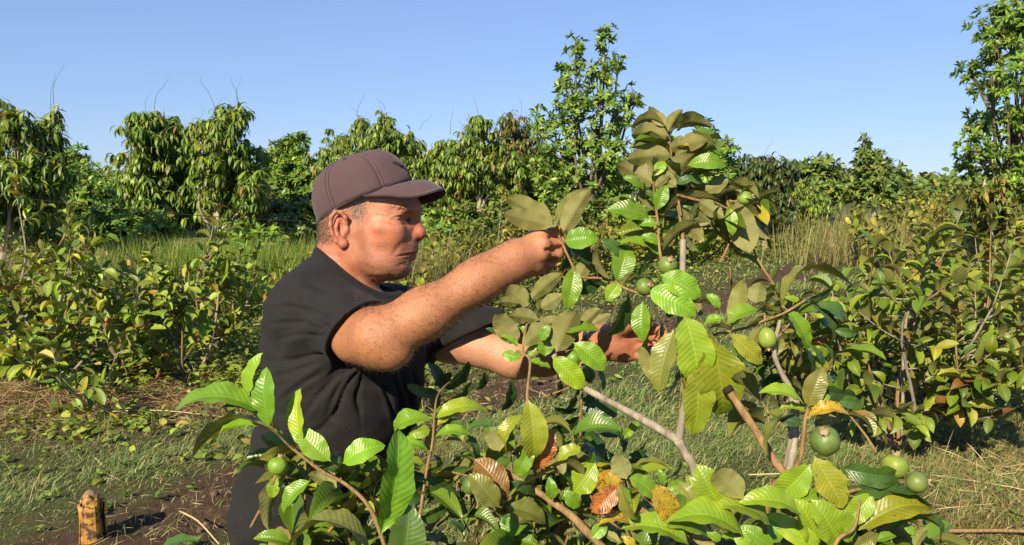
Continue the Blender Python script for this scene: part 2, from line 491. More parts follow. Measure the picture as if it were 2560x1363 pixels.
def guava_fruit(parent, cen, rad, hgt, axis, col, name='guava_fruit'):
    """axis points to the calyx end."""
    a = nrm(axis); ref = np.array([0, 0, 1.0]) if abs(a[2]) < .9 else np.array([1.0, 0, 0])
    u = nrm(np.cross(a, ref)); v = np.cross(a, u)
    prof = []
    for s in np.linspace(-1, 1, 17):
        th = s * math.pi / 2
        rr = math.cos(th) ** .95 * rad * (1 + .05 * math.sin(th)); zz = math.sin(th) * hgt
        if s < -.5: rr *= 1 - .18 * (-s - .5) ** 1.2
        prof.append((rr, zz))
    n = 22; ang = np.linspace(0, 2 * math.pi, n, endpoint=False)
    V = np.concatenate([np.asarray(cen) + a * zz + rr * (1 + .02 * np.sin(5 * ang))[:, None] * (np.cos(ang)[:, None] * u + np.sin(ang)[:, None] * v) for rr, zz in prof])
    V = V + nrm(V - np.asarray(cen)) * (rad * .045 * vnoise((V - np.asarray(cen)) / rad * 1.3 + np.asarray(cen) * 50, 3))[:, None]
    F = []
    for k in range(16):
        i = k * n + np.arange(n); j = k * n + (np.arange(n) + 1) % n
        F.append(np.stack([i, j, j + n, i + n], 1))
    o = mesh_np(name, V, [np.concatenate(F)], parent, M_FRUIT)
    o.color = (*(np.array(col) * .78), 1)
    top = np.asarray(cen) + a * hgt * .97
    Vc, Fc = [], []
    for k in range(5):
        t = k / 5 * 2 * math.pi + .3
        d = math.cos(t) * u + math.sin(t) * v; e = np.cross(a, d)
        rr = rad * .30; h = rad * .36
        q = len(Vc)
        Vc += [top + d * rr * .8 - e * rr * .5, top + d * rr * .8 + e * rr * .5, top + d * rr * 1.25 + a * h * .6 + e * rr * .35, top + d * rr * 1.15 + a * h, top + d * rr * 1.25 + a * h * .6 - e * rr * .35]
        Fc.append([q, q + 1, q + 2, q + 4]); Fc.append([q + 4, q + 2, q + 3, q + 3])
    Vt, Ft = tubes([(np.array([top - a * .002, top + a * rad * .16]), [rad * .34, rad * .27])], 9)
    nb = len(Vc)
    quads = [f for f in Fc if len(set(f)) == 4]; tris = [f[:3] for f in Fc if len(set(f)) == 3]
    cx = mesh_np('calyx', np.concatenate([np.array(Vc), Vt]), [np.concatenate([np.array(quads), Ft[0] + nb]), np.concatenate([np.array(tris), Ft[1] + nb])], o, M_CALYX)
    bot = np.asarray(cen) - a * hgt
    Vt, Ft = tubes([(np.array([bot + a * .002, bot - a * rad * .5, bot - a * rad * 1.1 + [0, 0, .004]]), [.0022, .0019, .0022])], 6)
    mesh_np('stalk', Vt, Ft, o, M_TWIG)
    return o

# ---------------------------------------------------------------- trees
def tree(name, label, d, base_px, lobes, kind='mango', n_scale=1.0, pal=PAL_MANGO, leaf=.20, nind=0, trunk_r=.09, cat='tree', group=None, seed=0, twigs=0, bark=None, y_jit=.5, dens=1.0):
    """lobes: (px, py, rx, ry) ellipses of the photo, stood at about d metres with real depth."""
    r = np.random.default_rng(seed + 100)
    b = ground_at(base_px, d)
    root = empty(name, b, label, cat, group)
    cen, rad = [], []
    for (px, py, rx, ry) in lobes:
        dd = d + r.uniform(-y_jit, y_jit)
        rx, ry = rx * 1.12, ry * 1.08
        c = pw(px, py, dd); cen.append(c); rad.append((rx / F_PX * dd, max(rx, ry * .6) / F_PX * dd * .95, ry / F_PX * dd))
    cen, rad = np.array(cen), np.array(rad)
    B, D, Nn, L, W = [], [], [], [], []
    limbs = []
    main = cen.mean(0)
    top = cen[np.argmax(cen[:, 2])]
    fork = b + (main - b) * .35; fork[2] = max(.35, min(fork[2], main[2] * .5))
    tr = spline([b - [0, 0, .1], b + (fork - b) * .5 + r.normal(0, .05, 3), fork], 8)
    V, F = tubes([(tr, np.linspace(trunk_r, trunk_r * .75, 8) * (1 + .08 * r.normal(0, 1, 8)))], 10)
    bk = bark or M_TRUNK
    mesh_np('trunk', V, F, root, bk)
    for c, e in zip(cen, rad):
        mid = fork + (c - fork) * .5 + r.normal(0, .12, 3) * [1, 1, .5]
        endp = c + [0, 0, e[2] * .7]
        ps = spline([fork, mid, c, endp], 12)
        limbs.append([(ps, np.linspace(trunk_r * .42, .009, 12))])
        vol = e[0] * e[2]
        nw = max(6, int(vol / (leaf * leaf) * (20 if kind == 'mango' else 17) * n_scale * dens))
        for _ in range(nw):
            v = nrm(r.normal(0, 1, 3)); q = r.uniform(.12, 1) ** .45
            p = c + v * e * q * (1 + .18 * r.normal())
            if p[2] < .25: continue
            if r.random() < .16 and not group:
                limbs[-1].append((spline([ps[int(r.integers(4, 11))], (ps[6] + p) / 2 + [0, 0, .05], p], 5), np.linspace(.009, .004, 5)))
            a = nrm(v * [1, 1, .5] + [0, 0, .75] + r.normal(0, .25, 3))
            az0 = r.uniform(0, 6.28)
            u = nrm(np.cross(a, [.3, .7, .1])); vv = np.cross(a, u)
            nl = int(r.integers(8, 13)) if kind == 'mango' else int(r.integers(7, 12))
            for k in range(nl):
                ang = az0 + k * 2.4
                rdl = math.cos(ang) * u + math.sin(ang) * vv
                if kind == 'mango':
                    dd = nrm(rdl * r.uniform(.35, .8) + a * r.uniform(-.1, .4) + [0, 0, -r.uniform(.35, 1.35)])
                    nn = rdl * .8 + np.array([0, 0, .7]) + v * .3 + r.normal(0, .2, 3)
                else:
                    dd = nrm(rdl * r.uniform(.7, 1.) + a * r.uniform(.1, .9) + [0, 0, -r.uniform(0, .5)])
                    nn = a + r.normal(0, .3, 3)
                B.append(p - a * .02 * k / nl); D.append(dd); Nn.append(nn)
                l = leaf * r.uniform(.7, 1.15); L.append(l); W.append(l * (r.uniform(.20, .27) if kind == 'mango' else r.uniform(.30, .38)))
    for tb in limbs:
        V, F = tubes(tb, 5)
        mesh_np('limb', V, F, root, M_DARKBARK if kind != 'mango' else M_TRUNK)
    B, D, Nn, L, W = map(np.array, (B, D, Nn, L, W))
    tint = pick_tints(len(B), pal, .16)
    order = np.argsort(np.linalg.norm(B - np.array([0, 0, CAM_H]), axis=1)) if nind else np.arange(len(B))
    k1, k2 = order[:nind], order[nind:]
    crown = joined_leaves('crown', T_MANGO if kind == 'mango' else T_AVO, B[k2], D[k2], Nn[k2], L[k2], W[k2], tint[k2], root, M_TREE)
    if nind: leaf_objects('leaf', ME_MANGO, B[k1], D[k1], Nn[k1], L[k1], W[k1], tint[k1], root)
    if twigs:
        tb = []
        for _ in range((twigs + 1) // 2):
            i = int(r.integers(len(cen))); e = rad[i]
            p = cen[i] + np.array([r.uniform(-.8, .8) * e[0], r.uniform(-.5, .2) * e[1], e[2] * r.uniform(.75, 1.0)])
            h = r.uniform(.15, .45); lean = r.normal(0, .12, 3)
            curl = r.uniform(-.14, .14)
            q = spline([p, p + [lean[0] * .4, lean[1] * .4, h * .6], p + [lean[0] + curl * .6, lean[1], h * .98], p + [lean[0] + curl * 1.4, lean[1], h * (.9 if abs(curl) > .18 else 1.3)]], 9)
            tb.append((q, np.linspace(.0045, .0015, 9)))
        V, F = tubes(tb, 4)
        o = mesh_np('bare_twig', V, F, root, M_DARKBARK); o['kind'] = 'stuff'
    return root

def blades(name, pts, hgt, wid, lean, tint, mat, label=None, cat=None, kind='stuff', segs=3, up=1.0, parent=None):
    n = len(pts)
    az = rng.uniform(0, 2 * math.pi, n)
    dirh = np.stack([np.cos(az), np.sin(az), np.zeros(n)], 1)
    side = np.stack([-np.sin(az + .6), np.cos(az + .6), np.zeros(n)], 1)
    V = []
    ts = np.linspace(0, 1, segs + 1)
    for t in ts[:-1]:
        c = pts + hgt[:, None] * (np.array([0, 0, 1.0]) * (t * up - .45 * lean[:, None] * t * t) + dirh * lean[:, None] * t ** 1.4)
        ww = wid[:, None] * .5 * (1 - t ** 2 * .7)
        V += [c - side * ww, c + side * ww]
    t = 1.0
    V.append(pts + hgt[:, None] * (np.array([0, 0, 1.0]) * (up - .45 * lean[:, None]) + dirh * lean[:, None]))
    V = np.stack(V, 1); m = V.shape[1]
    q = []
    for k in range(segs - 1): q.append([2 * k, 2 * k + 1, 2 * k + 3, 2 * k + 2])
    Q = np.array(q)[None] + (np.arange(n) * m)[:, None, None]
    T = np.array([[m - 3, m - 2, m - 1]])[None] + (np.arange(n) * m)[:, None, None]
    o = mesh_np(name, V.reshape(-1, 3), [Q.reshape(-1, 4), T.reshape(-1, 3)], parent, mat, True, np.repeat(tint, m, 0))
    return tag(o, label, cat, None, kind)
# ---------------------------------------------------------------- signed-distance sculpting (camera-aligned frame)
class Vol:
    def __init__(s, lo, hi, h):
        s.lo = np.array(lo, float); s.h = h
        s.n = np.ceil((np.array(hi) - s.lo) / h).astype(int) + 1
        s.a = np.full(s.n, .06, np.float32)
    def box(s, lo, hi):
        i0 = np.clip(np.floor((lo - s.lo) / s.h).astype(int), 0, s.n - 1); i1 = np.clip(np.ceil((hi - s.lo) / s.h).astype(int) + 1, 1, s.n)
        sl = tuple(slice(a, b) for a, b in zip(i0, i1))
        g = [(s.lo[k] + s.h * np.arange(i0[k], i1[k])).astype(np.float32) for k in range(3)]
        return sl, g[0][:, None, None], g[1][None, :, None], g[2][None, None, :]
    def put(s, sl, d, k, op):
        if d.size == 0: return
        a = s.a[sl]; d = d.astype(np.float32)
        if op == 'add':
            hh = np.maximum(k - np.abs(a - d), 0) / k
            s.a[sl] = np.minimum(a, d) - hh * hh * k * .25
        else:
            d = -d
            hh = np.maximum(k - np.abs(a - d), 0) / k
            s.a[sl] = np.maximum(a, d) + hh * hh * k * .25
    def ell(s, c, r, k=.01, op='add', rot=0.):
        """ellipsoid, rotated by rot (radians, up from the right) in the picture plane"""
        c, r = np.asarray(c, float), np.asarray(r, float); m = k + 4 * s.h
        R_ = max(r[0], r[2]) if rot else 0
        ext = np.array([R_ or r[0], r[1], R_ or r[2]]) + m
        sl, x, y, z = s.box(c - ext, c + ext)
        x, y, z = x - c[0], y - c[1], z - c[2]
        if rot:
            ca, sa = math.cos(rot), math.sin(rot)
            x, z = x * ca + z * sa, -x * sa + z * ca
        k0 = np.sqrt((x / r[0]) ** 2 + (y / r[1]) ** 2 + (z / r[2]) ** 2)
        k1 = np.sqrt((x / r[0] ** 2) ** 2 + (y / r[1] ** 2) ** 2 + (z / r[2] ** 2) ** 2)
        s.put(sl, k0 * (k0 - 1) / np.maximum(k1, 1e-6), k, op)
    def con(s, a, b, ra, rb, k=.01, op='add'):
        a, b = np.asarray(a, float), np.asarray(b, float); m = k + 4 * s.h + max(ra, rb)
        sl, x, y, z = s.box(np.minimum(a, b) - m, np.maximum(a, b) + m)
        d = b - a
        t = np.clip(((x - a[0]) * d[0] + (y - a[1]) * d[1] + (z - a[2]) * d[2]) / max(d @ d, 1e-9), 0, 1)
        dist = np.sqrt((x - a[0] - t * d[0]) ** 2 + (y - a[1] - t * d[1]) ** 2 + (z - a[2] - t * d[2]) ** 2)
        s.put(sl, dist - (ra + (rb - ra) * t), k, op)
    def chain(s, pts, rad, k=.01, op='add'):
        for i in range(len(pts) - 1): s.con(pts[i], pts[i + 1], rad[i], rad[i + 1], k, op)
    def cut(s, c, n, k=.004):                                # remove what lies on the n side of the plane
        n = nrm(n); x, y, z = [(s.lo[i] + s.h * np.arange(s.n[i])).astype(np.float32).reshape([-1 if j == i else 1 for j in range(3)]) for i in range(3)]
        s.put((slice(None),) * 3, -((x - c[0]) * n[0] + (y - c[1]) * n[1] + (z - c[2]) * n[2]), k, 'sub')
    def mesh(s):
        S = s.a < 0
        c = np.zeros(np.array(S.shape) - 1, np.uint8)
        for dx in (0, 1):
            for dy in (0, 1):
                for dz in (0, 1):
                    c += S[dx:S.shape[0] - 1 + dx, dy:S.shape[1] - 1 + dy, dz:S.shape[2] - 1 + dz]
        ids = np.argwhere((c > 0) & (c < 8))
        idx = np.full(c.shape, -1, np.int32); idx[tuple(ids.T)] = np.arange(len(ids))
        off = np.array([(i & 1, i >> 1 & 1, i >> 2 & 1) for i in range(8)])
        val = np.stack([s.a[ids[:, 0] + o[0], ids[:, 1] + o[1], ids[:, 2] + o[2]] for o in off], 1)
        P = np.zeros((len(ids), 3)); cnt = np.zeros(len(ids))
        for i in range(8):
            for bit in (1, 2, 4):
                j = i | bit
                if j == i: continue
                f0, f1 = val[:, i], val[:, j]
                q = (f0 < 0) != (f1 < 0)
                t = np.where(q, f0 / np.where(f0 == f1, 1, f0 - f1), 0)
                P += np.where(q[:, None], off[i] + t[:, None] * (off[j] - off[i]), 0); cnt += q
        V = s.lo + s.h * (ids + P / np.maximum(cnt, 1)[:, None])
        Fs = []
        for ax in range(3):
            o1, o2 = [(1, 2), (2, 0), (0, 1)][ax]
            sl = [slice(1, -1)] * 3; sl0 = list(sl); sl1 = list(sl)
            sl0[ax] = slice(0, -1); sl1[ax] = slice(1, None)
            A, Bb = S[tuple(sl0)], S[tuple(sl1)]
            e = np.argwhere(A != Bb)
            flip = A[tuple(e.T)]
            base = e.copy(); base[:, o1] += 1; base[:, o2] += 1     # index of the edge's lower end
            def cell(a, b):
                q = base.copy(); q[:, o1] -= a; q[:, o2] -= b
                return idx[tuple(q.T)]
            quad = np.stack([cell(1, 1), cell(0, 1), cell(0, 0), cell(1, 0)], 1)
            quad[~flip] = quad[~flip][:, ::-1]
            Fs.append(quad)
        F = np.concatenate(Fs); F = F[(F >= 0).all(1)]
        return V, F
def vnormals(V, F):
    n = np.cross(V[F[:, 2]] - V[F[:, 0]], V[F[:, 3]] - V[F[:, 1]])
    out = np.zeros_like(V)
    for k in range(4): np.add.at(out, F[:, k], n)
    return nrm(out)

S165 = 1.65 / F_PX
HD = 1.65
def H(x, y, dd=0.0):                                         # head: photo position on the mid plane + sideways offset
    p = pc(x, y, HD); p[1] += dd; return p

# ---------------------------------------------------------------- the man's body (skin)
def build_body():
    v = Vol((-.60, 1.24, -.40), (.36, 1.98, .27), .0019)
    # torso, hidden by the shirt
    v.ell(pc(850, 825, 1.67), (.125, .16, .100), .03); v.ell(pc(868, 900, 1.67), (.138, .15, .15), .03); v.ell(pc(858, 1010, 1.66), (.132, .14, .14), .03)
    v.con(pc(815, 775, 1.59), pc(900, 768, 1.76), .042, .048, .03)
    # neck, trapezius, upper chest
    v.con(H(873, 610), H(852, 715), .056, .063, .02)
    v.con(H(838, 660), H(812, 772, -.07), .036, .038, .03); v.con(H(838, 660), H(840, 750, .08), .036, .040, .03)
    v.ell(H(893, 772), (.10, .10, .058), .025, rot=R(-36))
    # skull
    v.ell(H(907, 497), (.0905, .072, .082), .02); v.ell(H(982, 512), (.056, .060, .058), .03)
    v.ell(H(870, 560), (.058, .065, .072), .03)
    v.ell(H(952, 585), (.075, .063, .092), .02)
    # jaw, chin, under-chin
    for sgn in (-1, 1):
        v.con(H(906, 645, sgn * .043), H(992, 668, sgn * .014), .019, .016, .022)
        v.con(H(893, 590, sgn * .052), H(906, 645, sgn * .043), .016, .018, .025)
        v.ell(H(985, 592, sgn * .043), (.026, .019, .022), .022)
        v.ell(H(985, 640, sgn * .030), (.022, .018, .020), .022)
        v.con(H(1012, 529, sgn * .044), H(1036, 524, sgn * .008), .0125, .0135, .014)
        v.con(H(960, 572, sgn * .062), H(1000, 577, sgn * .050), .009, .010, .018)
    v.ell(H(1002, 665), (.022, .026, .019), .018)
    v.ell(H(945, 660), (.055, .046, .030), .03)
    v.ell(H(1012, 618), (.026, .032, .026), .016)
    # eye sockets and lids
    for sgn in (-1, 1):
        v.ell(H(1022, 549, sgn * .031), (.016, .017, .012), .014, 'sub')
        v.ell(H(1006, 551, sgn * .029), (.0125, .0130, .0105), .008)
        v.con(H(1026, 540, sgn * .018), H(994, 546, sgn * .048), .0062, .0045, .010)
        v.con(H(1018, 562, sgn * .022), H(998, 561, sgn * .045), .0045, .0040, .010)
        v.con(H(1024, 552.5, sgn * .022), H(994, 554, sgn * .050), .0021, .0019, .003, 'sub')
    # nose
    v.con(H(1034, 537), H(1046, 575), .0095, .0125, .012)
    v.ell(H(1046, 585), (.0160, .0155, .0145), .010)
    for sgn in (-1, 1):
        v.ell(H(1031, 591, sgn * .0135), (.0125, .0085, .0105), .006)
        v.ell(H(1042, 601, sgn * .0075), (.0065, .0042, .0045), .003, 'sub')
    # lips
    for sgn in (-1, 1):
        v.chain([H(1037, 630), H(1027, 632, sgn * .013), H(1003, 642, sgn * .0265)], [.0058, .0055, .0030], .006)
        v.chain([H(1031, 646), H(1023, 646.5, sgn * .012), H(1003, 643, sgn * .0265)], [.0068, .0062, .0030], .006)
        v.chain([H(1047, 637), H(1036, 637.5, sgn * .013), H(1000, 643, sgn * .0285)], [.0030, .0030, .0024], .0035, 'sub')
        v.con(H(1040, 608, 0), H(1042, 622, 0), .002, .002, .005, 'sub')
    v.ell(H(1033, 660), (.008, .020, .006), .010, 'sub')
    # ears
    for sgn in (-1, 1):
        e = lambda x, y, q: H(x, y, sgn * q)
        v.ell(e(868, 580, .072), (.0135, .012, .029), .008)
        v.ell(e(873, 579, .083), (.0075, .0065, .0145), .006, 'sub')
        v.chain([e(886, 568, .074), e(884, 551, .079), e(874, 539, .082), e(861, 538, .085), e(852, 550, .087), e(850, 570, .087), e(854, 590, .084), e(863, 607, .080), e(874, 616, .076)],
                [.0035, .0042, .0045, .0048, .0048, .0045, .0042, .0048, .006], .003)
        v.ell(e(877, 612, .075), (.0095, .0058, .0095), .005)
        v.chain([e(866, 556, .080), e(862, 574, .082), e(866, 592, .080), e(875, 602, .077)], [.0028, .0032, .0032, .003], .004)
        v.ell(e(886, 580, .073), (.0045, .0055, .0075), .004)
        v.con(H(884, 628, sgn * .050), H(916, 738, sgn * .018), .013, .010, .022)
    v.ell(H(926, 704), (.010, .012, .016), .02)
    # right arm (near)
    v.chain([pc(800, 770, 1.56), pc(885, 816, 1.45), pc(950, 846, 1.36)], [.050, .0525, .047], .03)
    v.chain([pc(955, 845, 1.355), pc(1060, 785, 1.375), pc(1190, 705, 1.40), pc(1278, 652, 1.42)], [.047, .0420, .0350, .0300], .03)
    v.ell(pc(984, 884, 1.345), (.023, .020, .018), .018); v.con(pc(880, 868, 1.40), pc(975, 878, 1.35), .026, .024, .03)
    v.con(pc(1215, 682, 1.415), pc(1285, 640, 1.43), .030, .0275, .02); v.con(pc(1215, 702, 1.405), pc(1290, 667, 1.425), .028, .0255, .02)
    # right hand
    W1 = pc(1285, 648, 1.428)
    mcp = [pc(1350, 588, 1.440), pc(1358, 612, 1.428), pc(1352, 638, 1.428), pc(1338, 660, 1.438)]
    pip = [pc(1392, 579, 1.456), pc(1399, 607, 1.448), pc(1393, 635, 1.448), pc(1374, 662, 1.455)]
    dip = [pc(1396, 585, 1.487), pc(1400, 615, 1.484), pc(1389, 645, 1.483), pc(1368, 673, 1.482)]
    tip = [pc(1380, 592, 1.503), pc(1378, 622, 1.502), pc(1366, 648, 1.500), pc(1350, 668, 1.497)]
    for q, (m_, rr) in enumerate(zip(mcp, (.0150, .0155, .0150, .0135))):
        st = W1 + (m_ - W1) * .12
        v.con(st, m_, .023, rr, .016)
        v.ell(m_ + [0, -.006, .002], (.010, .0085, .009), .010)
    v.con(pc(1290, 668, 1.43), pc(1343, 667, 1.447), .023, .016, .016)
    v.con(pc(1300, 650, 1.445), pc(1350, 625, 1.458), .026, .020, .016)
    for m_, p_, d_, t_, rr in zip(mcp, pip, dip, tip, (.0112, .0115, .0110, .0098)):
        v.con(m_, p_, rr * 1.02, rr * .94, .004); v.ell(p_ + [.001, -.001, 0], (rr * 1.0,) * 3, .003)
        v.con(p_, d_, rr * .98, rr * .9, .004); v.con(d_, t_, rr * .9, rr * .78, .004)
    v.chain([pc(1300, 625, 1.45), pc(1340, 600, 1.478), pc(1372, 585, 1.497), pc(1394, 578, 1.505)], [.020, .0155, .0122, .0100], .008)
    for a, b in ((0, 1), (1, 2), (2, 3)):                     # furrows between the knuckles
        v.con((mcp[a] + mcp[b]) / 2 + [.006, -.013, 0], (pip[a] + pip[b]) / 2 + [.004, -.010, 0], .0025, .0045, .005, 'sub')
    v.chain([pc(1279, 650, 1.394), pc(1284, 668, 1.394), pc(1289, 688, 1.40)], [.0012, .0015, .0012], .004, 'sub')
    # left arm (far)
    v.chain([pc(950, 800, 1.84), pc(1120, 845, 1.82), pc(1290, 893, 1.79)], [.062, .052, .045], .03)
    v.chain([pc(1290, 893, 1.79), pc(1360, 885, 1.74), pc(1440, 866, 1.68), pc(1503, 850, 1.63)], [.045, .045, .037, .030], .03)
    W2 = pc(1505, 850, 1.628)
    m2 = [pc(1572, 822, 1.600), pc(1582, 843, 1.603), pc(1580, 865, 1.610), pc(1566, 884, 1.620)]
    p2 = [pc(1618, 815, 1.570), pc(1630, 842, 1.575), pc(1622, 868, 1.585), pc(1602, 890, 1.600)]
    t2 = [pc(1655, 828, 1.545), pc(1655, 850, 1.550), pc(1640, 872, 1.560), pc(1618, 890, 1.575)]
    e2 = [pc(1662, 842, 1.530), pc(1640, 858, 1.532), pc(1622, 876, 1.543), pc(1604, 890, 1.560)]
    for m_, p_, t_, e_, rr in zip(m2, p2, t2, e2, (.0112, .0115, .011, .0098)):
        v.con(W2, m_, .026, rr * 1.5, .016); v.con(m_, p_, rr * 1.15, rr, .006); v.con(p_, t_, rr, rr * .9, .004); v.con(t_, e_, rr * .9, rr * .8, .004)
    v.con(pc(1515, 872, 1.615), pc(1562, 886, 1.605), .024, .017, .016)
    v.chain([pc(1515, 838, 1.605), pc(1556, 816, 1.575), pc(1592, 806, 1.550), pc(1622, 806, 1.532)], [.021, .0165, .0125, .0105], .008)
    v.ell(pc(1540, 858, 1.595), (.026, .018, .024), .016)
    V, F = v.mesh()
    return V, F

def skin_material():
    m = N('skin')
    at = m.n('Attribute', attribute_name='tint')
    p = m.pos()
    n1 = m.noise(45, 5, .65, p); n2 = m.noise(420, 3, .6, p); n3 = m.noise(12, 3, .5, p)
    c = m.mix(1.0, at.outputs['Color'], m.ramp(n1, [(.3, (.90, .87, .86)), (.7, (1.08, 1.08, 1.07))]), 'MULTIPLY')
    c = m.mix(1.0, c, m.ramp(n3, [(.35, (.93, .90, .90)), (.65, (1.06, 1.05, 1.04))]), 'MULTIPLY')
    spot = m.noise(95, 2, .5, p)
    c = m.mix(m.n('MapRange', {0: spot, 1: .72, 2: .80, 3: 0.0, 4: .3}).outputs[0], c, (.17, .065, .03))
    m.set(Base_Color=c, Roughness=.45, Specular_IOR_Level=.45, Subsurface_Weight=.14, Subsurface_Radius=(1.0, .35, .18), Subsurface_Scale=.008)
    m.bump(m.math('ADD', n2, m.math('MULTIPLY', n1, .8)), .42, .004)
    return m.m
def sm(a, b, x): t = np.clip((x - a) / (b - a), 0, 1); return t * t * (3 - 2 * t)

man_base = np.array([-.40, 1.66, 0.0])
man = empty('person', man_base, 'man in dark cap and black t-shirt reaching into the guava bush with both hands', 'person')
Vb, Fb = build_body()
Nb_ = vnormals(Vb, Fb)
def groove(lines):                                             # fine creases of the near side of face, neck and wrist
    global Vb
    X_, Y_ = CX + Vb[:, 0] / HD * F_PX, CY - Vb[:, 2] / HD * F_PX
    near_ = (Vb[:, 1] < HD + .004) & (Vb[:, 1] > 1.5)
    d_ = np.zeros(len(Vb))
    for pts, depth, width in lines:
        p = spline(np.array([(x, y, 0) for x, y in pts], float), 24)[:, :2]
        best = np.full(len(Vb), 1e9); u = np.zeros(len(Vb))
        cand = near_ & (X_ > p[:, 0].min() - 30) & (X_ < p[:, 0].max() + 30) & (Y_ > p[:, 1].min() - 30) & (Y_ < p[:, 1].max() + 30)
        ci = np.where(cand)[0]
        if not len(ci): continue
        dd = np.hypot(X_[ci][:, None] - p[None, :, 0], Y_[ci][:, None] - p[None, :, 1])
        k = dd.argmin(1); m_ = dd.min(1)
        fade = np.sin(np.clip(k / 23, .0, 1) * math.pi * .86 + .22)
        d_[ci] -= .62 * depth * np.exp(-(m_ / width) ** 2) * np.clip(fade, 0, 1)
        d_[ci] += depth * .22 * np.exp(-((m_ - width * 2.0) / (width * 1.1)) ** 2) * np.clip(fade, 0, 1)
    Vb = Vb + Nb_ * d_[:, None]
groove([([(1047, 633), (1024, 637), (1000, 643)], .0056, 2.4),        # mouth
        ([(1016, 606), (1003, 622), (992, 640)], .0022, 5.0),                       # fold from nose to mouth
        ([(1024, 549), (1004, 547), (986, 555)], .0032, 2.4), ([(1022, 563), (1003, 567), (986, 562)], .0022, 3.0), 
        ([(984, 551), (966, 545), (950, 543)], .0013, 2.0), ([(984, 556), (968, 556), (952, 560)], .0012, 2.0), ([(985, 543), (970, 534), (956, 529)], .0011, 2.2),
        ([(1026, 664), (1014, 661), (1000, 666)], .0022, 4.0),
        ([(990, 690), (960, 694), (930, 690)], .0024, 5.0), ([(905, 645), (930, 668), (965, 682)], .0014, 6.0),
        ([(800, 622), (830, 636), (856, 640)], .0018, 4.0), ([(812, 640), (842, 656), (866, 660)], .0014, 4.0), ([(893, 655), (905, 690), (916, 720)], .0016, 6.0),
        ([(895, 600), (905, 630), (922, 652)], .0012, 6.0)])
Nb_ = vnormals(Vb, Fb)
px = CX + Vb[:, 0] / Vb[:, 1] * F_PX; py = CY - Vb[:, 2] / Vb[:, 1] * F_PX       # where each point stands on the man
hx = CX + Vb[:, 0] / HD * F_PX; hy = CY - Vb[:, 2] / HD * F_PX
col = np.tile([0.365, 0.144, 0.066], (len(Vb), 1))
head = (Vb[:, 1] > 1.50) & (hy < 760) & (hx > 780) & (hx < 1075)
def blob(cx, cy, rx, ry): return np.exp(-((hx - cx) / rx) ** 2 - ((hy - cy) / ry) ** 2) * head
def tintmix(w_, c): 
    global col
    col = col * (1 - w_[:, None]) + np.array(c) * w_[:, None]
tintmix(head * .9, (0.393, 0.144, 0.073))
tintmix(blob(1048, 586, 22, 26) * .75, (0.445, 0.120, 0.073))
tintmix(blob(965, 585, 40, 28) * .4, (0.422, 0.120, 0.068))
tintmix(blob(868, 575, 26, 50) * .6, (0.410, 0.116, 0.066))
tintmix(blob(955, 535, 36, 26) * .6, (0.467, 0.228, 0.131))
tintmix(blob(850, 680, 60, 45) * .5, (0.376, 0.112, 0.060))
tintmix(blob(985, 665, 55, 26) * .35, (.40, .19, .12))       # shaved chin
lips = np.exp(-((hy - 638 - (1040 - hx) * .10) / 8) ** 2) * sm(1000, 1016, hx) * (np.abs(Vb[:, 1] - HD) < .032) * head
tintmix(lips * .8, (.33, .095, .065))
hairz = head * np.clip(sm(885, 845, hx) * sm(628, 590, hy) + np.exp(-((hx - 905) / 26) ** 2 - ((hy - 530) / 34) ** 2) * 1.0, 0, 1) * (1 - blob(868, 578, 21, 46) * 1.4).clip(0, 1)
tintmix(hairz * .55, (.17, .10, .07))
armN = (px > 800) & (Vb[:, 1] < 1.50) & (px - 0 > 800)
tintmix(armN * .9, (0.342, 0.139, 0.059))
tintmix(armN * sm(1240, 1300, px) * .6, (0.353, 0.139, 0.071))
armF = (Vb[:, 1] > 1.52) & (px > 1060) & (py > 780)
tintmix(armF * sm(1400, 1250, px) * .9, (0.456, 0.217, 0.131))
tintmix(armF * sm(1400, 1500, px) * .8, (0.353, 0.131, 0.068))
M_SKIN = skin_material()
col = col * np.array([1.0, 1.05, 1.12])
body = mesh_np('body', c2w(Vb), [Fb], man, M_SKIN, True, col)

# ---------------------------------------------------------------- hair (short strands)
def strands(name, pts, dirs, length, wid, cols, parent, mat):
    n = len(pts)
    side = nrm(np.cross(dirs, rng.normal(0, 1, (n, 3))))
    bendv = nrm(rng.normal(0, 1, (n, 3)))
    mid = pts + dirs * length[:, None] * .55 + bendv * length[:, None] * .08
    tip = pts + dirs * length[:, None] + bendv * length[:, None] * .28
    V = np.stack([pts - side * wid / 2, pts + side * wid / 2, mid + side * wid * .4, mid - side * wid * .4, tip], 1)
    o = np.arange(n)[:, None] * 5
    V = V.reshape(-1, 3)
    ob = mesh_np(name, c2w(V), [np.array([[0, 1, 2, 3]]) + o, np.array([[3, 2, 4]]) + o], parent, mat, True, np.repeat(cols, 5, 0))
    ob['kind'] = 'stuff'
    return ob
m = N('hair'); m.set(Base_Color=m.n('Attribute', attribute_name='tint').outputs['Color'], Roughness=.55, Specular_IOR_Level=.3); M_HAIR = m.m
def pick(mask, n):
    p_ = mask / mask.sum(); return rng.choice(len(mask), n, p=p_)
hm = hairz * (Vb[:, 1] < HD + .09) * (Nb_[:, 1] < .4)
i = pick(np.maximum(hm - .15, 0), 7000)
d_ = nrm(Nb_[i] * .45 + np.array([-.45, 0, -.7]) + rng.normal(0, .2, (len(i), 3)))
gray = np.where(((hx[i] > 895) & (rng.random(len(i)) < .72))[:, None], np.array([.40, .36, .33]), np.array([.075, .05, .04])) * rng.lognormal(0, .25, (len(i), 1))
strands('hair', Vb[i] + rng.normal(0, .001, (len(i), 3)), d_, rng.uniform(.003, .006, len(i)), .0006, gray, man, M_HAIR)
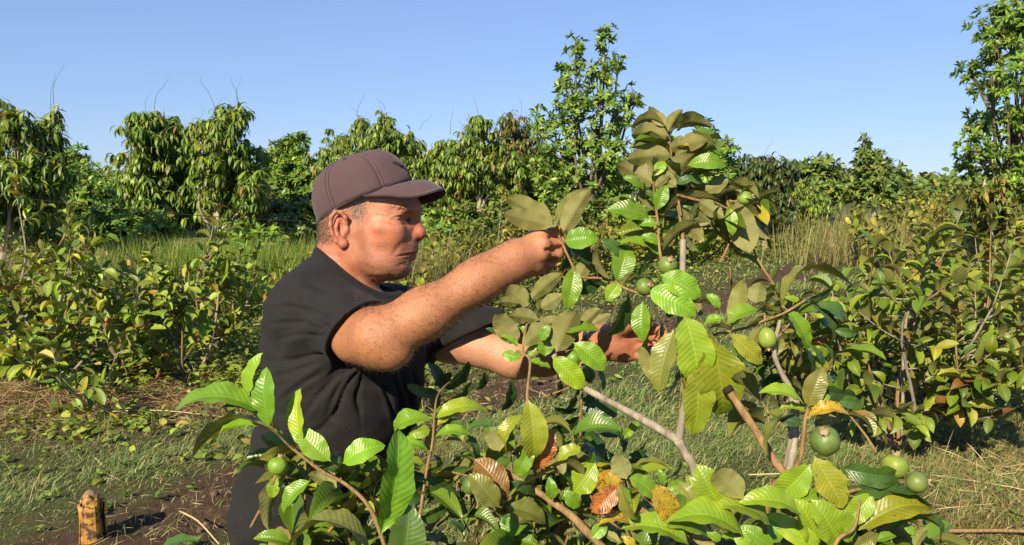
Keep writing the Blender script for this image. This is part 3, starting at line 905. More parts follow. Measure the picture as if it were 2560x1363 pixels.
lash = np.exp(-((hy - 550.5 - np.abs(hx - 1006) * .12) / 2.2) ** 2) * sm(984, 992, hx) * sm(1028, 1020, hx) * head * (Vb[:, 1] < HD)
i = pick(lash + 1e-12, 170); d_ = nrm(Nb_[i] * .6 + np.array([.5, -.2, -.35]) + rng.normal(0, .15, (len(i), 3)))
strands('eyelash', Vb[i], d_, rng.uniform(.003, .006, len(i)), .0007, np.tile([.03, .02, .018], (len(i), 1)), man, M_HAIR)
ebm = np.exp(-((hx - 1018) / 16) ** 2 - ((hy - 526) / 5) ** 2) * head * (Nb_[:, 0] + Nb_[:, 1] * -.5 > 0)
i = pick(ebm, 260); d_ = nrm(Nb_[i] * .4 + np.array([-.8, 0, .1]) + rng.normal(0, .2, (len(i), 3)))
strands('eyebrow', Vb[i], d_, rng.uniform(.005, .009, len(i)), .0006, np.tile([.05, .035, .03], (len(i), 1)), man, M_HAIR)
fa = nrm(pc(1278, 652, 1.42) - pc(955, 845, 1.355))
am = armN * sm(1330, 1240, px) * sm(830, 900, px) * (.35 + .65 * sm(.2, -.6, Nb_[:, 2]) + .5 * sm(.55, .9, Nb_[:, 2]))
i = pick(am, 5200)
d_ = nrm(Nb_[i] * .40 + fa * .5 + np.array([0, 0, -.5]) * (1 - np.abs(Nb_[i][:, 2:3])) + rng.normal(0, .35, (len(i), 3)))
strands('arm_hair', Vb[i], d_, rng.uniform(.006, .013, len(i)), .00036, np.tile([.06, .032, .018], (len(i), 1)) * rng.lognormal(0, .3, (len(i), 1)), man, M_HAIR)
am = armF * sm(1460, 1380, px) * sm(1150, 1250, px)
i = pick(am, 700); d_ = nrm(Nb_[i] * .4 + np.array([.5, -.3, -.2]) + rng.normal(0, .35, (len(i), 3)))
strands('arm_hair', Vb[i], d_, rng.uniform(.006, .012, len(i)), .00034, np.tile([.05, .03, .02], (len(i), 1)), man, M_HAIR)
cm = np.exp(-((hx - 965) / 22) ** 2 - ((hy - 745) / 14) ** 2) * (Vb[:, 1] > 1.55) * (Vb[:, 1] < 1.74)
i = pick(cm, 420); d_ = nrm(Nb_[i] * .8 + rng.normal(0, .6, (len(i), 3)))
strands('chest_hair', Vb[i], d_, rng.uniform(.008, .020, len(i)), .0004, np.tile([.05, .04, .04], (len(i), 1)), man, M_HAIR)
st_ = head * np.clip(blob(1010, 655, 34, 30) + blob(960, 655, 46, 34) + blob(1030, 622, 20, 12), 0, 1) * (1 - lips).clip(0, 1) * (Vb[:, 1] < HD + .03)
i = pick(st_ + 1e-12, 1700); d_ = nrm(Nb_[i] * .8 + np.array([.1, 0, -.5]) + rng.normal(0, .2, (len(i), 3)))
strands('stubble', Vb[i], d_, rng.uniform(.0012, .0022, len(i)), .0005, np.where((rng.random(len(i)) < .5)[:, None], [.26, .17, .13], [.12, .07, .05]), man, M_HAIR)
# eyes
m = N('eye_white'); m.set(Base_Color=(.55, .47, .42), Roughness=.2); M_EYE = m.m
m = N('iris'); m.set(Base_Color=(.03, .018, .01), Roughness=.12); M_IRIS = m.m
def ball(name, c, r, parent, mat, n=14):
    th = np.linspace(0, math.pi, n); ph = np.linspace(0, 2 * math.pi, 2 * n, endpoint=False)
    T_, Ph = np.meshgrid(th, ph, indexing='ij')
    V = np.asarray(c) + np.stack([np.sin(T_) * np.cos(Ph), np.sin(T_) * np.sin(Ph), np.cos(T_)], -1).reshape(-1, 3) * r
    k = np.arange(n * 2 * n).reshape(n, 2 * n); k2 = np.roll(k, -1, 1)
    F = np.stack([k[:-1], k[1:], k2[1:], k2[:-1]], -1).reshape(-1, 4)
    return mesh_np(name, c2w(V), [F], parent, mat)
for sgn in (-1, 1):
    eb = ball('eye', H(1006, 552, sgn * .029), .0108, man, M_EYE)
    ball('iris', H(1006, 552, sgn * .029) + nrm([.85, sgn * .35, .02]) * .0062, .0055, eb, M_IRIS)

# ---------------------------------------------------------------- t-shirt
def cloth_material(name, colr, sheen=.25):
    m = N(name)
    p = m.pos()
    w1 = m.n('TexWave', {'Scale': 420, 'Distortion': 1.5, 'Detail': 2}); m.t.links.new(p, w1.inputs['Vector'])
    n1 = m.noise(9, 4, .6, p); n2 = m.noise(900, 2, .6, p)
    c = m.mix(n1, tuple(x * .82 for x in colr), tuple(x * 1.2 for x in colr))
    lint = m.noise(260, 1, .4, p)
    c = m.mix(m.n('MapRange', {0: lint, 1: .74, 2: .80, 3: 0.0, 4: .4}).outputs[0], c, (.12, .11, .10))
    m.set(Base_Color=c, Roughness=.88, Specular_IOR_Level=.18, Sheen_Weight=sheen, Sheen_Roughness=.5)
    m.bump(m.math('ADD', n2, m.math('MULTIPLY', w1.outputs[0], .5)), .22, .0015)
    return m.m
M_SHIRT = cloth_material('black_cotton', (.0138, .0126, .0126), .02)
M_PANTS = cloth_material('black_trouser_cloth', (.0125, .0116, .0116), .03)

COLC = (H(800, 633) + H(987, 762)) / 2                        # middle of the neck opening
COLA = nrm(H(987, 762) - H(800, 633)); COLN = np.array([-COLA[2], 0, COLA[0]])
def collar_ring(k, up=0., grow=1.0):
    t = k * 2 * math.pi
    return COLC + COLA * math.cos(t) * .094 * grow + np.array([0, 1, 0]) * math.sin(t) * .078 * grow + COLN * (up + .010 * math.cos(2 * t) - .006)
def build_shirt():
    v = Vol((-.60, 1.33, -.42), (.06, 2.0, .09), .0034)
    v.ell(pc(858, 852, 1.665), (.152, .18, .114), .05); v.ell(pc(780, 792, 1.66), (.090, .14, .110), .05)
    v.ell(pc(872, 892, 1.66), (.160, .18, .165), .05)
    v.ell(pc(862, 1000, 1.655), (.155, .17, .165), .05)
    v.con(pc(815, 1085, 1.655), pc(790, 1125, 1.65), .140, .134, .04)
    v.con(H(812, 690), H(792, 776, -.085), .040, .058, .04); v.con(H(840, 680), H(850, 740, .10), .052, .062, .04)
    for k in range(40):
        v.con(collar_ring(k / 40), collar_ring((k + 1) / 40), .010, .010, .016)
    # sleeves
    SA, SB = pc(792, 776, 1.56), pc(895, 795, 1.445)
    v.con(SA, pc(925, 842, 1.39), .078, .064, .05)
    v.con(pc(930, 790, 1.83), pc(1240, 850, 1.80), .080, .076, .04)
    # cloth folds as soft ridges
    def ridge(pts, r, k=.012): v.chain([pc(*p) for p in pts], [r] * len(pts), k)
    # sleeve hems
    cR = pc(884, 812, 1.43) + np.array([.62, -.40, -.66]) * .013
    nn = nrm(np.array([.62, -.40, -.66]))
    nl = nrm(np.array([.42, -.18, -.88])); cL = pc(1152, 849, 1.76)
    # cut each sleeve only near its own opening
    def local_cut(c, n, ext):
        sl, x, y, z = v.box(c - ext, c + ext)
        d = (x - c[0]) * n[0] + (y - c[1]) * n[1] + (z - c[2]) * n[2]
        v.put(sl, -d, .003, 'sub')
    local_cut(cR + nn * .10, nn, np.array([.10, .10, .10]) * .0 + .0001)
    return v, nn, cR, nl, cL, SA
def finish_shirt():
    v, nn, cR, nl, cL, SA = build_shirt()
    # neck opening
    for k in range(1): pass
    rotc = math.atan2(COLA[2], COLA[0])
    v.ell(COLC + COLN * .028, (.089, .072, .060), .004, 'sub', rot=rotc)
    v.ell(COLC + COLN * .075, (.092, .075, .075), .004, 'sub', rot=rotc)
    # hollow sleeves
    ar = nrm(pc(950, 845, 1.36) - pc(800, 770, 1.56))
    v.con(cR - ar * .05 + np.array([0, .004, -.004]), cR + ar * .10 + np.array([0, .004, -.010]), .049, .060, .006, 'sub')
    al = nrm(pc(1290, 893, 1.79) - pc(1120, 845, 1.82))
    v.con(pc(1130, 846, 1.815), pc(1330, 900, 1.79), .060, .075, .006, 'sub')
    x = (v.lo[0] + v.h * np.arange(v.n[0]))[:, None, None]; y = (v.lo[1] + v.h * np.arange(v.n[1]))[None, :, None]; z = (v.lo[2] + v.h * np.arange(v.n[2]))[None, None, :]
    dR = (x - cR[0]) * nn[0] + (y - cR[1]) * nn[1] + (z - cR[2]) * nn[2]
    # the near sleeve's end: a half space limited to what lies close to the arm
    arm = pc(890, 795, 1.44)
    lim = np.maximum(np.abs(x - cR[0]) - .17, np.maximum(y - 1.475, z - (cR[2] + .16)))
    v.put((slice(None),) * 3, np.maximum(-dR, lim), .003, 'sub')
    dL = (x - cL[0]) * nl[0] + (y - cL[1]) * nl[1] + (z - cL[2]) * nl[2]
    lim = np.maximum(-(x - (pc(1078, 0, 1.75)[0])), -(y - 1.70))
    v.put((slice(None),) * 3, np.maximum(-dL, lim), .003, 'sub')
    v.put((slice(None),) * 3, -(x - pc(1262, 0, 1.8)[0] + 0 * y + 0 * z), .003, 'sub')
    v.cut(pc(700, 1112, 1.65), (0.06, 0, -1.0))
    return v.mesh()
Vs, Fs = finish_shirt()
Ns = vnormals(Vs, Fs)
sx = CX + Vs[:, 0] / Vs[:, 1] * F_PX; sy = CY - Vs[:, 2] / Vs[:, 1] * F_PX
disp = np.zeros(len(Vs))
ax_, ay_ = 905., 905.                                          # folds fan out from the near armpit
rr = np.hypot(sx - ax_, sy - ay_); th = np.arctan2(sy - ay_, sx - ax_)
wob = vnoise(np.stack([sx / 90, sy / 90, sx * 0], 1), 5)
f1 = np.abs(np.sin(th * 5.5 + wob * 1.6 + .4)) ** .7
disp += -.0125 * (1 - f1) ** 1.6 * np.exp(-((rr - 110) / 105) ** 2) * (sx < 905) * sm(760, 850, sy)
g2 = np.sin((sx * .55 - sy * .35) / 13. + wob * 2.2) * vnoise(np.stack([sx / 60, sy / 40, sx * 0 + 3], 1), 6)
disp += .0042 * g2 * sm(1110, 1000, sy)
g3 = np.sin((sx * .75 + sy * .55) / 11.5 + wob * 2.6)           # creases on the sleeve and shoulder
disp += .0042 * g3 * np.exp(-((sx - 760) / 95) ** 2 - ((sy - 800) / 90) ** 2)
g4 = np.sin(sx / 11. + (sy - 950) * .018 + wob * 1.4)           # hanging folds at the front of the belly
disp += .0055 * np.sign(g4) * np.abs(g4) ** .8 * np.exp(-((sx - 1030) / 48) ** 2) * sm(915, 985, sy) * (Vs[:, 1] < 1.66)
p3_ = np.stack([Vs[:, 0] * 9, Vs[:, 1] * 9, Vs[:, 2] * 14], 1)
disp += .0065 * vnoise(p3_, 11) + .0022 * vnoise(p3_ * 3.1, 12)
for pts, dep_, wid_ in [([(676, 770), (740, 768), (815, 792)], .006, 7), ([(668, 812), (745, 806), (800, 822)], .006, 7), ([(690, 850), (750, 838), (800, 846)], .005, 6),
        ([(720, 700), (780, 704), (850, 735)], .004, 8), ([(700, 735), (770, 735), (850, 765)], .004, 8), ([(812, 930), (765, 955), (705, 1000)], .010, 8), ([(835, 935), (795, 990), (752, 1045)], .010, 8),
        ([(862, 942), (835, 990), (815, 1040)], .007, 7), ([(800, 905), (745, 925), (680, 945)], .006, 7), ([(955, 955), (975, 1010), (992, 1075)], .009, 6), ([(985, 945), (1004, 1000), (1015, 1065)], .009, 6),
        ([(1010, 938), (1026, 990), (1034, 1045)], .008, 6), ([(1036, 930), (1044, 960), (1046, 1010)], .006, 5), ([(660, 900), (720, 905), (780, 895)], .004, 7), ([(650, 1010), (700, 1035), (760, 1040)], .005, 8), ([(660, 1075), (740, 1085), (830, 1070)], .006, 8)]:
    p = spline(np.array([(x, y, 0) for x, y in pts], float), 24)[:, :2]
    ci = np.where((sx > p[:, 0].min() - 40) & (sx < p[:, 0].max() + 40) & (sy > p[:, 1].min() - 40) & (sy < p[:, 1].max() + 40) & (Vs[:, 1] < 1.68))[0]
    dd = np.hypot(sx[ci][:, None] - p[None, :, 0], sy[ci][:, None] - p[None, :, 1]); k = dd.argmin(1); m_ = dd.min(1)
    fd = np.clip(np.sin(np.clip(k / 23, 0, 1) * math.pi * .8 + .35), 0, 1)
    wid_ *= .8; dep_ *= .62
    disp[ci] += (-dep_ * np.exp(-(m_ / wid_) ** 2) + dep_ * .5 * np.exp(-((m_ - 2.2 * wid_) / (1.3 * wid_)) ** 2)) * fd
edge = np.minimum(1, np.abs(sy - 633 - (sx - 800) * .69) / 25)
nn_ = nrm(np.array([.62, -.40, -.66])); cR_ = pc(884, 812, 1.43) + np.array([.62, -.40, -.66]) * .013
edge = edge * np.clip((np.abs((Vs - cR_) @ nn_) - .002) / .02, 0, 1)
Vs = Vs + Ns * (disp * edge)[:, None]
shirt = mesh_np('t_shirt', c2w(Vs), [Fs], man, M_SHIRT)
# ribbed collar band
ring = np.array([collar_ring(k / 64, .007, .985) for k in range(65)])
V, F = tubes([(ring, np.full(65, .0075))], 8); V = c2w(V)
mesh_np('collar', V, F, shirt, M_SHIRT)

# ---------------------------------------------------------------- trousers and shoes (camera frame, built down to the ground)
def w2c(p):
    p = np.asarray(p, float); q = p - [0, 0, CAM_H]
    return np.stack([q[..., 0], q[..., 1] * cp - q[..., 2] * sp, q[..., 1] * sp + q[..., 2] * cp], -1)
def build_pants():
    lo = np.array([-.80, 1.30, -1.75]); hi = np.array([-.05, 2.15, -.30])
    v = Vol(lo, hi, .0065)
    v.ell(pc(802, 1130, 1.655), (.137, .158, .09), .04)
    v.ell(pc(765, 1240, 1.64), (.140, .165, .135), .05)
    v.ell(pc(720, 1270, 1.63), (.100, .150, .10), .05)
    for sgn, kx in ((-1, .0), (1, .03)):
        hip = pc(760, 1310, 1.65) + [0, sgn * .085, 0]
        knee = w2c([-.36 + kx, 1.66 + sgn * .10, .48]); ank = w2c([-.43 + kx, 1.68 + sgn * .11, .10])
        v.chain([hip, knee, ank], [.108, .078, .062], .05)
    v.cut(w2c([0, 1.6, .055]), w2c([0, 1.6, -1]) - w2c([0, 1.6, 0]))
    V, F = v.mesh()
    n = vnormals(V, F)
    x_ = CX + V[:, 0] / V[:, 1] * F_PX; y_ = CY - V[:, 2] / V[:, 1] * F_PX
    w_ = vnoise(np.stack([x_ / 70, y_ / 70, x_ * 0], 1), 31)
    d = .006 * np.sin((y_ + x_ * .5) / 17 + w_ * 2.5) * vnoise(np.stack([x_ / 80, y_ / 50, x_ * 0], 1), 32) + .008 * vnoise(V * 8, 33)
    return V + n * d[:, None], F
Vp, Fp = build_pants()
pants = mesh_np('trousers', c2w(Vp), [Fp], man, M_PANTS)
seam = [pc(x, y, 1.462 - (.012 if 1150 < y < 1300 else 0)) for x, y in ((735, 1120), (722, 1170), (716, 1230), (716, 1290), (720, 1345))]
m = N('shoe_leather'); m.set(Base_Color=(.05, .035, .025), Roughness=.5); M_SHOE = m.m
m = N('shoe_sole'); m.set(Base_Color=(.02, .02, .02), Roughness=.8); M_SOLE = m.m
for sgn, kx in ((-1, .0), (1, .03)):
    v = Vol((0, 0, 0), (.34, .16, .16), .005)
    v.ell((.20, .08, .045), (.12, .045, .045), .03); v.ell((.09, .08, .05), (.06, .040, .05), .03); v.con((.085, .08, .06), (.075, .08, .12), .045, .047, .02)
    v.cut((0, 0, .022), (0, 0, -1))
    V, F = v.mesh(); off_ = np.array([-.43 + kx - .08, 1.68 + sgn * .11 - .08, 0])
    sh = mesh_np('shoe', V + off_, [F], man, M_SHOE)
    v = Vol((0, 0, -.02), (.34, .16, .06), .005)
    v.ell((.20, .08, .01), (.125, .05, .05), .02); v.ell((.09, .08, .01), (.068, .045, .05), .02); v.cut((0, 0, .026), (0, 0, 1), .002); v.cut((0, 0, .002), (0, 0, -1), .002)
    V, F = v.mesh(); mesh_np('sole', V + off_, [F], sh, M_SOLE)

# ---------------------------------------------------------------- cap
m = N('cap_cloth'); p_ = m.pos(); n1 = m.noise(12, 4, .6, p_); n2 = m.noise(700, 2, .6, p_)
m.set(Base_Color=m.mix(n1, (.062, .036, .040), (.085, .050, .054)), Roughness=.85, Specular_IOR_Level=.2, Sheen_Weight=.12)
m.bump(n2, .25, .0015); M_CAP = m.m
m = N('cap_thread'); m.set(Base_Color=(.030, .018, .022), Roughness=.7); M_THREAD = m.m
m = N('under_brim'); m.set(Base_Color=(.025, .018, .02), Roughness=.9); M_UNDER = m.m
CA = R(22)
CEX, CEZ = np.array([math.cos(CA), 0, math.sin(CA)]), np.array([-math.sin(CA), 0, math.cos(CA)])
CO = H(914, 504)
def capf(q):                                                   # cap frame (forward, sideways, up) -> camera frame
    q = np.asarray(q, float)
    return CO + q[..., 0:1] * CEX + q[..., 1:2] * np.array([0, 1, 0]) + q[..., 2:3] * CEZ
A_, B_2, HC = .1065, .0830, .0985
def crown_pt(phi, th, g=0.):
    """phi 0 = front, th 0 = rim .. pi/2 = top"""
    c, s = np.cos(th), np.sin(th)
    rr = np.abs(c) ** .72; zz = np.abs(s) ** .95
    fx = np.cos(phi)
    x = (A_ + g) * fx * rr + np.where(fx > 0, .006 * np.sin(2 * th), -.006 * np.sin(2 * th)) * np.abs(fx)
    y = (B_2 + g) * np.sin(phi) * rr
    z = (HC + g) * zz - .010 * (1 - s) * (fx < 0) * fx ** 2 * 1.0
    return np.stack([x, y, z], -1)
cap = empty('cap', chain_loc(man) * 0 + (c2w(CO) - man_base)); cap.parent = man
for k in range(6):
    nph, nth = 15, 22
    ph = np.linspace(k * math.pi / 3, (k + 1) * math.pi / 3, nph); thv = np.linspace(0, math.pi / 2, nth)
    PH, TH = np.meshgrid(ph, thv, indexing='ij')
    u_ = np.linspace(0, 1, nph)[:, None] + 0 * TH
    e_ = np.minimum(u_, 1 - u_) * (math.pi / 3) * .1 * np.cos(TH)
    g = .0018 * (1 - np.exp(-e_ / .0022)) + .0012 * np.sin(u_ * math.pi)
    q = capf(crown_pt(PH, TH, g)).reshape(-1, 3)
    q = q + .0016 * vnoise(q * 35, 70 + k)[:, None] * np.sin(u_ * math.pi).reshape(-1, 1) * nrm(q - (CO + CEZ * .02))
    inn = capf(crown_pt(PH, TH, -.002)).reshape(-1, 3)
    kk = np.arange(nph * nth).reshape(nph, nth); n_ = nph * nth
    F = np.stack([kk[:-1, :-1], kk[1:, :-1], kk[1:, 1:], kk[:-1, 1:]], -1).reshape(-1, 4)
    rim = np.stack([kk[:-1, 0], kk[:-1, 0] + n_, kk[1:, 0] + n_, kk[1:, 0]], -1)
    mesh_np('panel', c2w(np.concatenate([q, inn])), [np.concatenate([F, F[:, ::-1] + n_, rim])], cap, M_CAP)
# stitch lines beside each seam, ventilation eyelets, top button
tb = []
for k in range(6):
    for s in (-.045, .045):
        thv = np.linspace(.03, 1.45, 24)
        tb.append((capf(crown_pt(np.full(24, k * math.pi / 3) + s / np.maximum(np.cos(thv), .25) * .9, thv, .0021)), np.full(24, .00045)))
V, F = tubes(tb, 4); mesh_np('stitching', c2w(V), F, cap, M_THREAD)['kind'] = 'stuff'
for k in range(6):
    phc = (k + .5) * math.pi / 3
    rg = np.array([capf(crown_pt(np.array(phc + .05 * math.cos(a)), np.array(1.08 + .035 * math.sin(a)), .0030)) for a in np.linspace(0, 2 * math.pi, 17)])
    V, F = tubes([(rg, np.full(17, .0014))], 6); mesh_np('eyelet', c2w(V), F, cap, M_THREAD)
tp = capf(np.array([0, 0, HC + .001]))
V, F = tubes([(np.array([tp - CEZ * .002, tp + CEZ * .002, tp + CEZ * .0045]), [.0075, .0065, .002])], 12); mesh_np('button', c2w(V), F, cap, M_CAP)
# sweatband edge and back strap
pr = np.linspace(0, 2 * math.pi, 73)
V, F = tubes([(capf(crown_pt(pr, np.zeros(73), .0002)), np.full(73, .0022))], 6); mesh_np('sweatband', c2w(V), F, cap, M_CAP)
pr = np.linspace(math.pi - .55, math.pi + .55, 15)
st = crown_pt(pr, np.zeros(15), .0015); a = capf(st + [0, 0, -.018]); b = capf(st + [0, 0, -.002]); a2 = capf(st * [.97, .97, 1] + [0, 0, -.018]); b2 = capf(st * [.97, .97, 1] + [0, 0, -.002])
Vst = np.concatenate([a, b, b2, a2]); n_ = 15; kk = np.arange(n_ - 1)
F = np.concatenate([np.stack([kk + r0 * n_, kk + 1 + r0 * n_, kk + 1 + r1 * n_, kk + r1 * n_], 1) for r0, r1 in ((0, 1), (1, 2), (2, 3), (3, 0))])
mesh_np('strap', c2w(Vst), [F], cap, M_CAP)
# brim
ns, ntt = 41, 16
s_ = np.linspace(-1, 1, ns)[:, None]; t_ = np.linspace(0, 1, ntt)[None, :]
phs = s_ * R(82)
ix, iy = A_ * np.cos(phs) + .001, B_2 * np.sin(phs)
ox = .012 + .154 * np.clip(1 - np.abs(s_) ** 2.5, 0, 1) ** .60; oy = .0865 * np.sign(s_) * np.abs(np.sin(np.abs(s_) * R(90))) ** .82
bx_ = ix + (ox - ix) * t_; by_ = iy + (oy - iy) * t_
zc = -.041 * t_ ** 2.6; ze = -.046 * t_ ** 1.15
wgt = np.abs(s_) ** 1.3
bz_ = ((1 - wgt) * zc + wgt * ze) * (1 - np.abs(s_) ** 9) + .001
top = np.stack([bx_, by_ + 0 * t_, bz_], -1); bot = top - [0, 0, .0032]
n_ = ns * ntt; kk = np.arange(n_).reshape(ns, ntt)
F = np.stack([kk[:-1, :-1], kk[:-1, 1:], kk[1:, 1:], kk[1:, :-1]], -1).reshape(-1, 4)
edge_ = np.stack([kk[:-1, -1], kk[:-1, -1] + n_, kk[1:, -1] + n_, kk[1:, -1]], -1)
br = mesh_np('brim', c2w(capf(np.concatenate([top.reshape(-1, 3), bot.reshape(-1, 3)]))), [np.concatenate([F[:, ::-1], F + n_, edge_])], cap, M_CAP)
tb = []
for q in (.45, .62, .79, .94):
    j = q * (ntt - 1); j0 = int(j); pp = top[:, j0] + (top[:, min(j0 + 1, ntt - 1)] - top[:, j0]) * (j - j0) + [0, 0, .0006]
    tb.append((capf(pp[3:-3]), np.full(ns - 6, .0004)))
# small embroidered mark on the front
em = []
for t in np.linspace(0, 1, 12):
    em.append(capf(crown_pt(np.array(-.58 + .30 * t), np.array(.40 + .07 * math.cos(t * 3.6)), .0034)))
V, F = tubes([(np.array(em), .0012 + .0028 * np.sin(np.linspace(0.05, 1, 12) * math.pi))], 8); mesh_np('emblem', c2w(V), F, cap, M_THREAD)
# wristwatch on the far wrist
wc = pc(1492, 853, 1.640); wa = nrm(pc(1503, 850, 1.63) - pc(1440, 866, 1.68)); wu = nrm(np.cross(wa, [0, 1, 0])); wv = np.cross(wa, wu)
m = N('watch_strap'); m.set(Base_Color=(.02, .022, .03), Roughness=.4); M_WATCH = m.m
m = N('watch_metal'); m.set(Base_Color=(.25, .27, .32), Roughness=.25, Metallic=.9); M_STEEL = m.m
rg = np.array([wc + (wu * math.cos(a) + wv * math.sin(a)) * .0335 for a in np.linspace(0, 2 * math.pi, 33)])
Vw = np.concatenate([rg + wa * .010, rg - wa * .010, (rg - wc) * 1.07 + wc - wa * .009, (rg - wc) * 1.07 + wc + wa * .009]); n_ = 33; kk = np.arange(32)
F = np.concatenate([np.stack([kk + r0 * n_, kk + 1 + r0 * n_, kk + 1 + r1 * n_, kk + r1 * n_], 1) for r0, r1 in ((0, 1), (1, 2), (2, 3), (3, 0))])
wt = mesh_np('wristwatch', c2w(Vw), [F], man, M_WATCH)
up_ = nrm(np.array([0, -.35, 1.0]) - wa * (wa @ np.array([0, -.35, 1.0])))
V, F = tubes([(np.array([wc + up_ * .034, wc + up_ * .041, wc + up_ * .043]), [.017, .0165, .0145])], 18); mesh_np('watch_case', c2w(V), F, wt, M_STEEL)
# ---------------------------------------------------------------- ground
def ground():
    def axis(lo, mid0, mid1, hi, fine):
        a = np.arange(mid0, mid1, fine)
        lo_ = mid0 - np.cumsum(fine * 1.25 ** np.arange(1, 60)); lo_ = lo_[lo_ > lo][::-1]
        hi_ = mid1 + np.cumsum(fine * 1.22 ** np.arange(0, 60)); hi_ = hi_[hi_ < hi]
        return np.concatenate([[lo], lo_, a, hi_, [hi]])
    X = axis(-900, -4.5, 6.0, 900, .05); Y = axis(-300, 2.0, 13, 1500, .05)
    XX, YY = np.meshgrid(X, Y, indexing='ij')
    p = np.stack([XX.ravel(), YY.ravel(), np.zeros(XX.size)], 1)
    p[:, 2] = gz(p)
    k = np.arange(XX.size).reshape(XX.shape)
    F = np.stack([k[:-1, :-1], k[1:, :-1], k[1:, 1:], k[:-1, 1:]], -1).reshape(-1, 4)
    o = mesh_np('ground', p, [F], None, M_GROUND)
    return tag(o, 'dry grassy ground with a strip of dark bare soil', None, None, 'structure')
def rowu(p): return p[:, 0] * .846 - p[:, 1] * .533
def gz(p):
    p = np.asarray(p, float)
    near = np.clip((40 - np.abs(p[:, 1])) / 25, 0, 1)
    q = np.stack([p[:, 0], p[:, 1], p[:, 0] * 0], 1)
    soil = np.exp(-((rowu(p) + 3.3) / .45) ** 2)
    z = .025 * vnoise(q * 1.3, 1) + .012 * vnoise(q * 4, 2) + soil * (.035 * vnoise(q * 7, 3) + .022 * vnoise(q * 15, 4)) + .006 * vnoise(q * 11, 6) - .04 * soil
    return z * near
ground()

# ---------------------------------------------------------------- grass, straw
GREEN = [(4, (.22, .31, .09)), (3, (.30, .36, .13)), (3, (.15, .25, .055)), (2, (.38, .34, .15)), (1.2, (.50, .41, .21))]
YELLOW = [(3, (.24, .23, .06)), (3, (.34, .28, .11)), (2, (.17, .19, .05)), (2, (.45, .35, .17))]
def scatter(n, x0, x1, y0, y1):
    y = np.sqrt(rng.uniform(y0 ** 2, y1 ** 2, n))
    half = 1.0
    x = rng.uniform(-1, 1, n) * (y * .72 + .4)
    k = (x > x0) & (x < x1)
    p = np.stack([x[k], y[k], np.zeros(k.sum())], 1)
    return p
def turf(n, y0, y1, h, wd, seed):
    p = scatter(n, -60, 60, y0, y1)
    u = rowu(p)
    q = np.stack([p[:, 0], p[:, 1], p[:, 0] * 0], 1)
    clump = vnoise(q * 2.3, 8) * .6 + vnoise(q * .8, 9) * .5
    soil = np.abs(u + 3.3 + vnoise(q * 1.1, 12) * .35)
    keep = rng.random(len(p)) < np.clip((soil - .25) / .35, .05, 1) * np.clip(.80 + clump * 1.0, .2, 1)
    p, u, q, clump = p[keep], u[keep], q[keep], clump[keep]
    p[:, 2] = gz(p) - .004
    n = len(p)
    tint = pick_tints(n, GREEN, .12)
    ylw = pick_tints(n, YELLOW, .12)
    f = np.clip((u + .75) * .8, 0, .55) + np.clip(vnoise(q * .9, 21) * 1.1 - .25, 0, .5)
    t = np.where((rng.random(n) < f)[:, None], ylw, tint)
    hg = rng.uniform(.5, 1.35, n) * h * np.clip(1 + clump * .9, .35, 1.9)
    return p, hg, rng.uniform(.7, 1.3, n) * wd, rng.uniform(.25, 1.5, n), t
parts = [turf(120000, 2.2, 5.2, .085, .0046, 1), turf(80000, 5.0, 10, .11, .0075, 2), turf(110000, 9.8, 32, .13, .016, 3)]
cat = [np.concatenate([q[i] for q in parts]) for i in range(5)]
blades('grass', *cat, M_GRASS, 'low creeping grass over the path between the rows', 'grass', segs=2, up=.75)

def straw(n, cx, cy, sx, sy, h, seed, ln=.22, wd=.004):
    """heap of dry stalks: thin ribbons lying at all angles"""
    p = np.stack([rng.normal(cx, sx, n), rng.normal(cy, sy, n), np.zeros(n)], 1)
    e = np.exp(-((p[:, 0] - cx) / sx) ** 2 / 2 - ((p[:, 1] - cy) / sy) ** 2 / 2)
    p[:, 2] = gz(p) + rng.uniform(0, 1, n) * h * e + .01
    a = rng.uniform(0, 6.28, n); el = rng.normal(0, .28, n)
    D = np.stack([np.cos(a) * np.cos(el), np.sin(a) * np.cos(el), np.sin(el)], 1)
    L = ln * rng.uniform(.4, 1.3, n)
    return p, D, L, np.full(n, wd) * rng.uniform(.6, 1.4, n)
def stalks(name, sets, label, cat, pal):
    B = np.concatenate([s[0] for s in sets]); D = np.concatenate([s[1] for s in sets]); L = np.concatenate([s[2] for s in sets]); W = np.concatenate([s[3] for s in sets])
    Nn = np.tile([0, 0, 1.0], (len(B), 1)) + rng.normal(0, .5, (len(B), 3))
    tint = pick_tints(len(B), pal, .18)
    tm = [leaf_grid(3, 1, b, 0, 'lance') for b in (.03, .10, -.04)]
    B[:, 2] = np.maximum(B[:, 2], .006)
    o = joined_leaves(name, tm, B, D, Nn, L, W, tint, None, M_STRAW)
    return tag(o, label, cat, None, 'stuff')
STRAW = [(4, (.30, .19, .085)), (3, (.40, .28, .14)), (2, (.20, .11, .05)), (1, (.50, .38, .2))]
stalks('dry_straw', [straw(6500, -3.85, 5.3, .62, .32, .20, 1, .2, .0035), straw(1500, -2.6, 5.55, .4, .2, .06, 28, .18, .0032), straw(1100, -2.5, 6.0, .5, .4, .06, 2), straw(700, -1.7, 5.6, .5, .4, .04, 22)], 'heap of brown dry straw below the bushes at the left edge', 'straw', STRAW)
STRAW2 = [(4, (.45, .33, .15)), (3, (.55, .43, .22)), (2, (.30, .22, .09))]
stalks('hay', [straw(1500, 2.7, 3.9, .5, .5, .05, 3, .17, .003), straw(400, 3.4, 5.5, .6, .7, .04, 4, .17, .0035), straw(450, .3, 4.4, 1.0, .8, .012, 5, .10, .0025), straw(450, 1.2, 5.6, .9, .5, .015, 6, .12, .0028)], 'pale hay strewn over the grass in the lower right corner', 'hay', STRAW2)
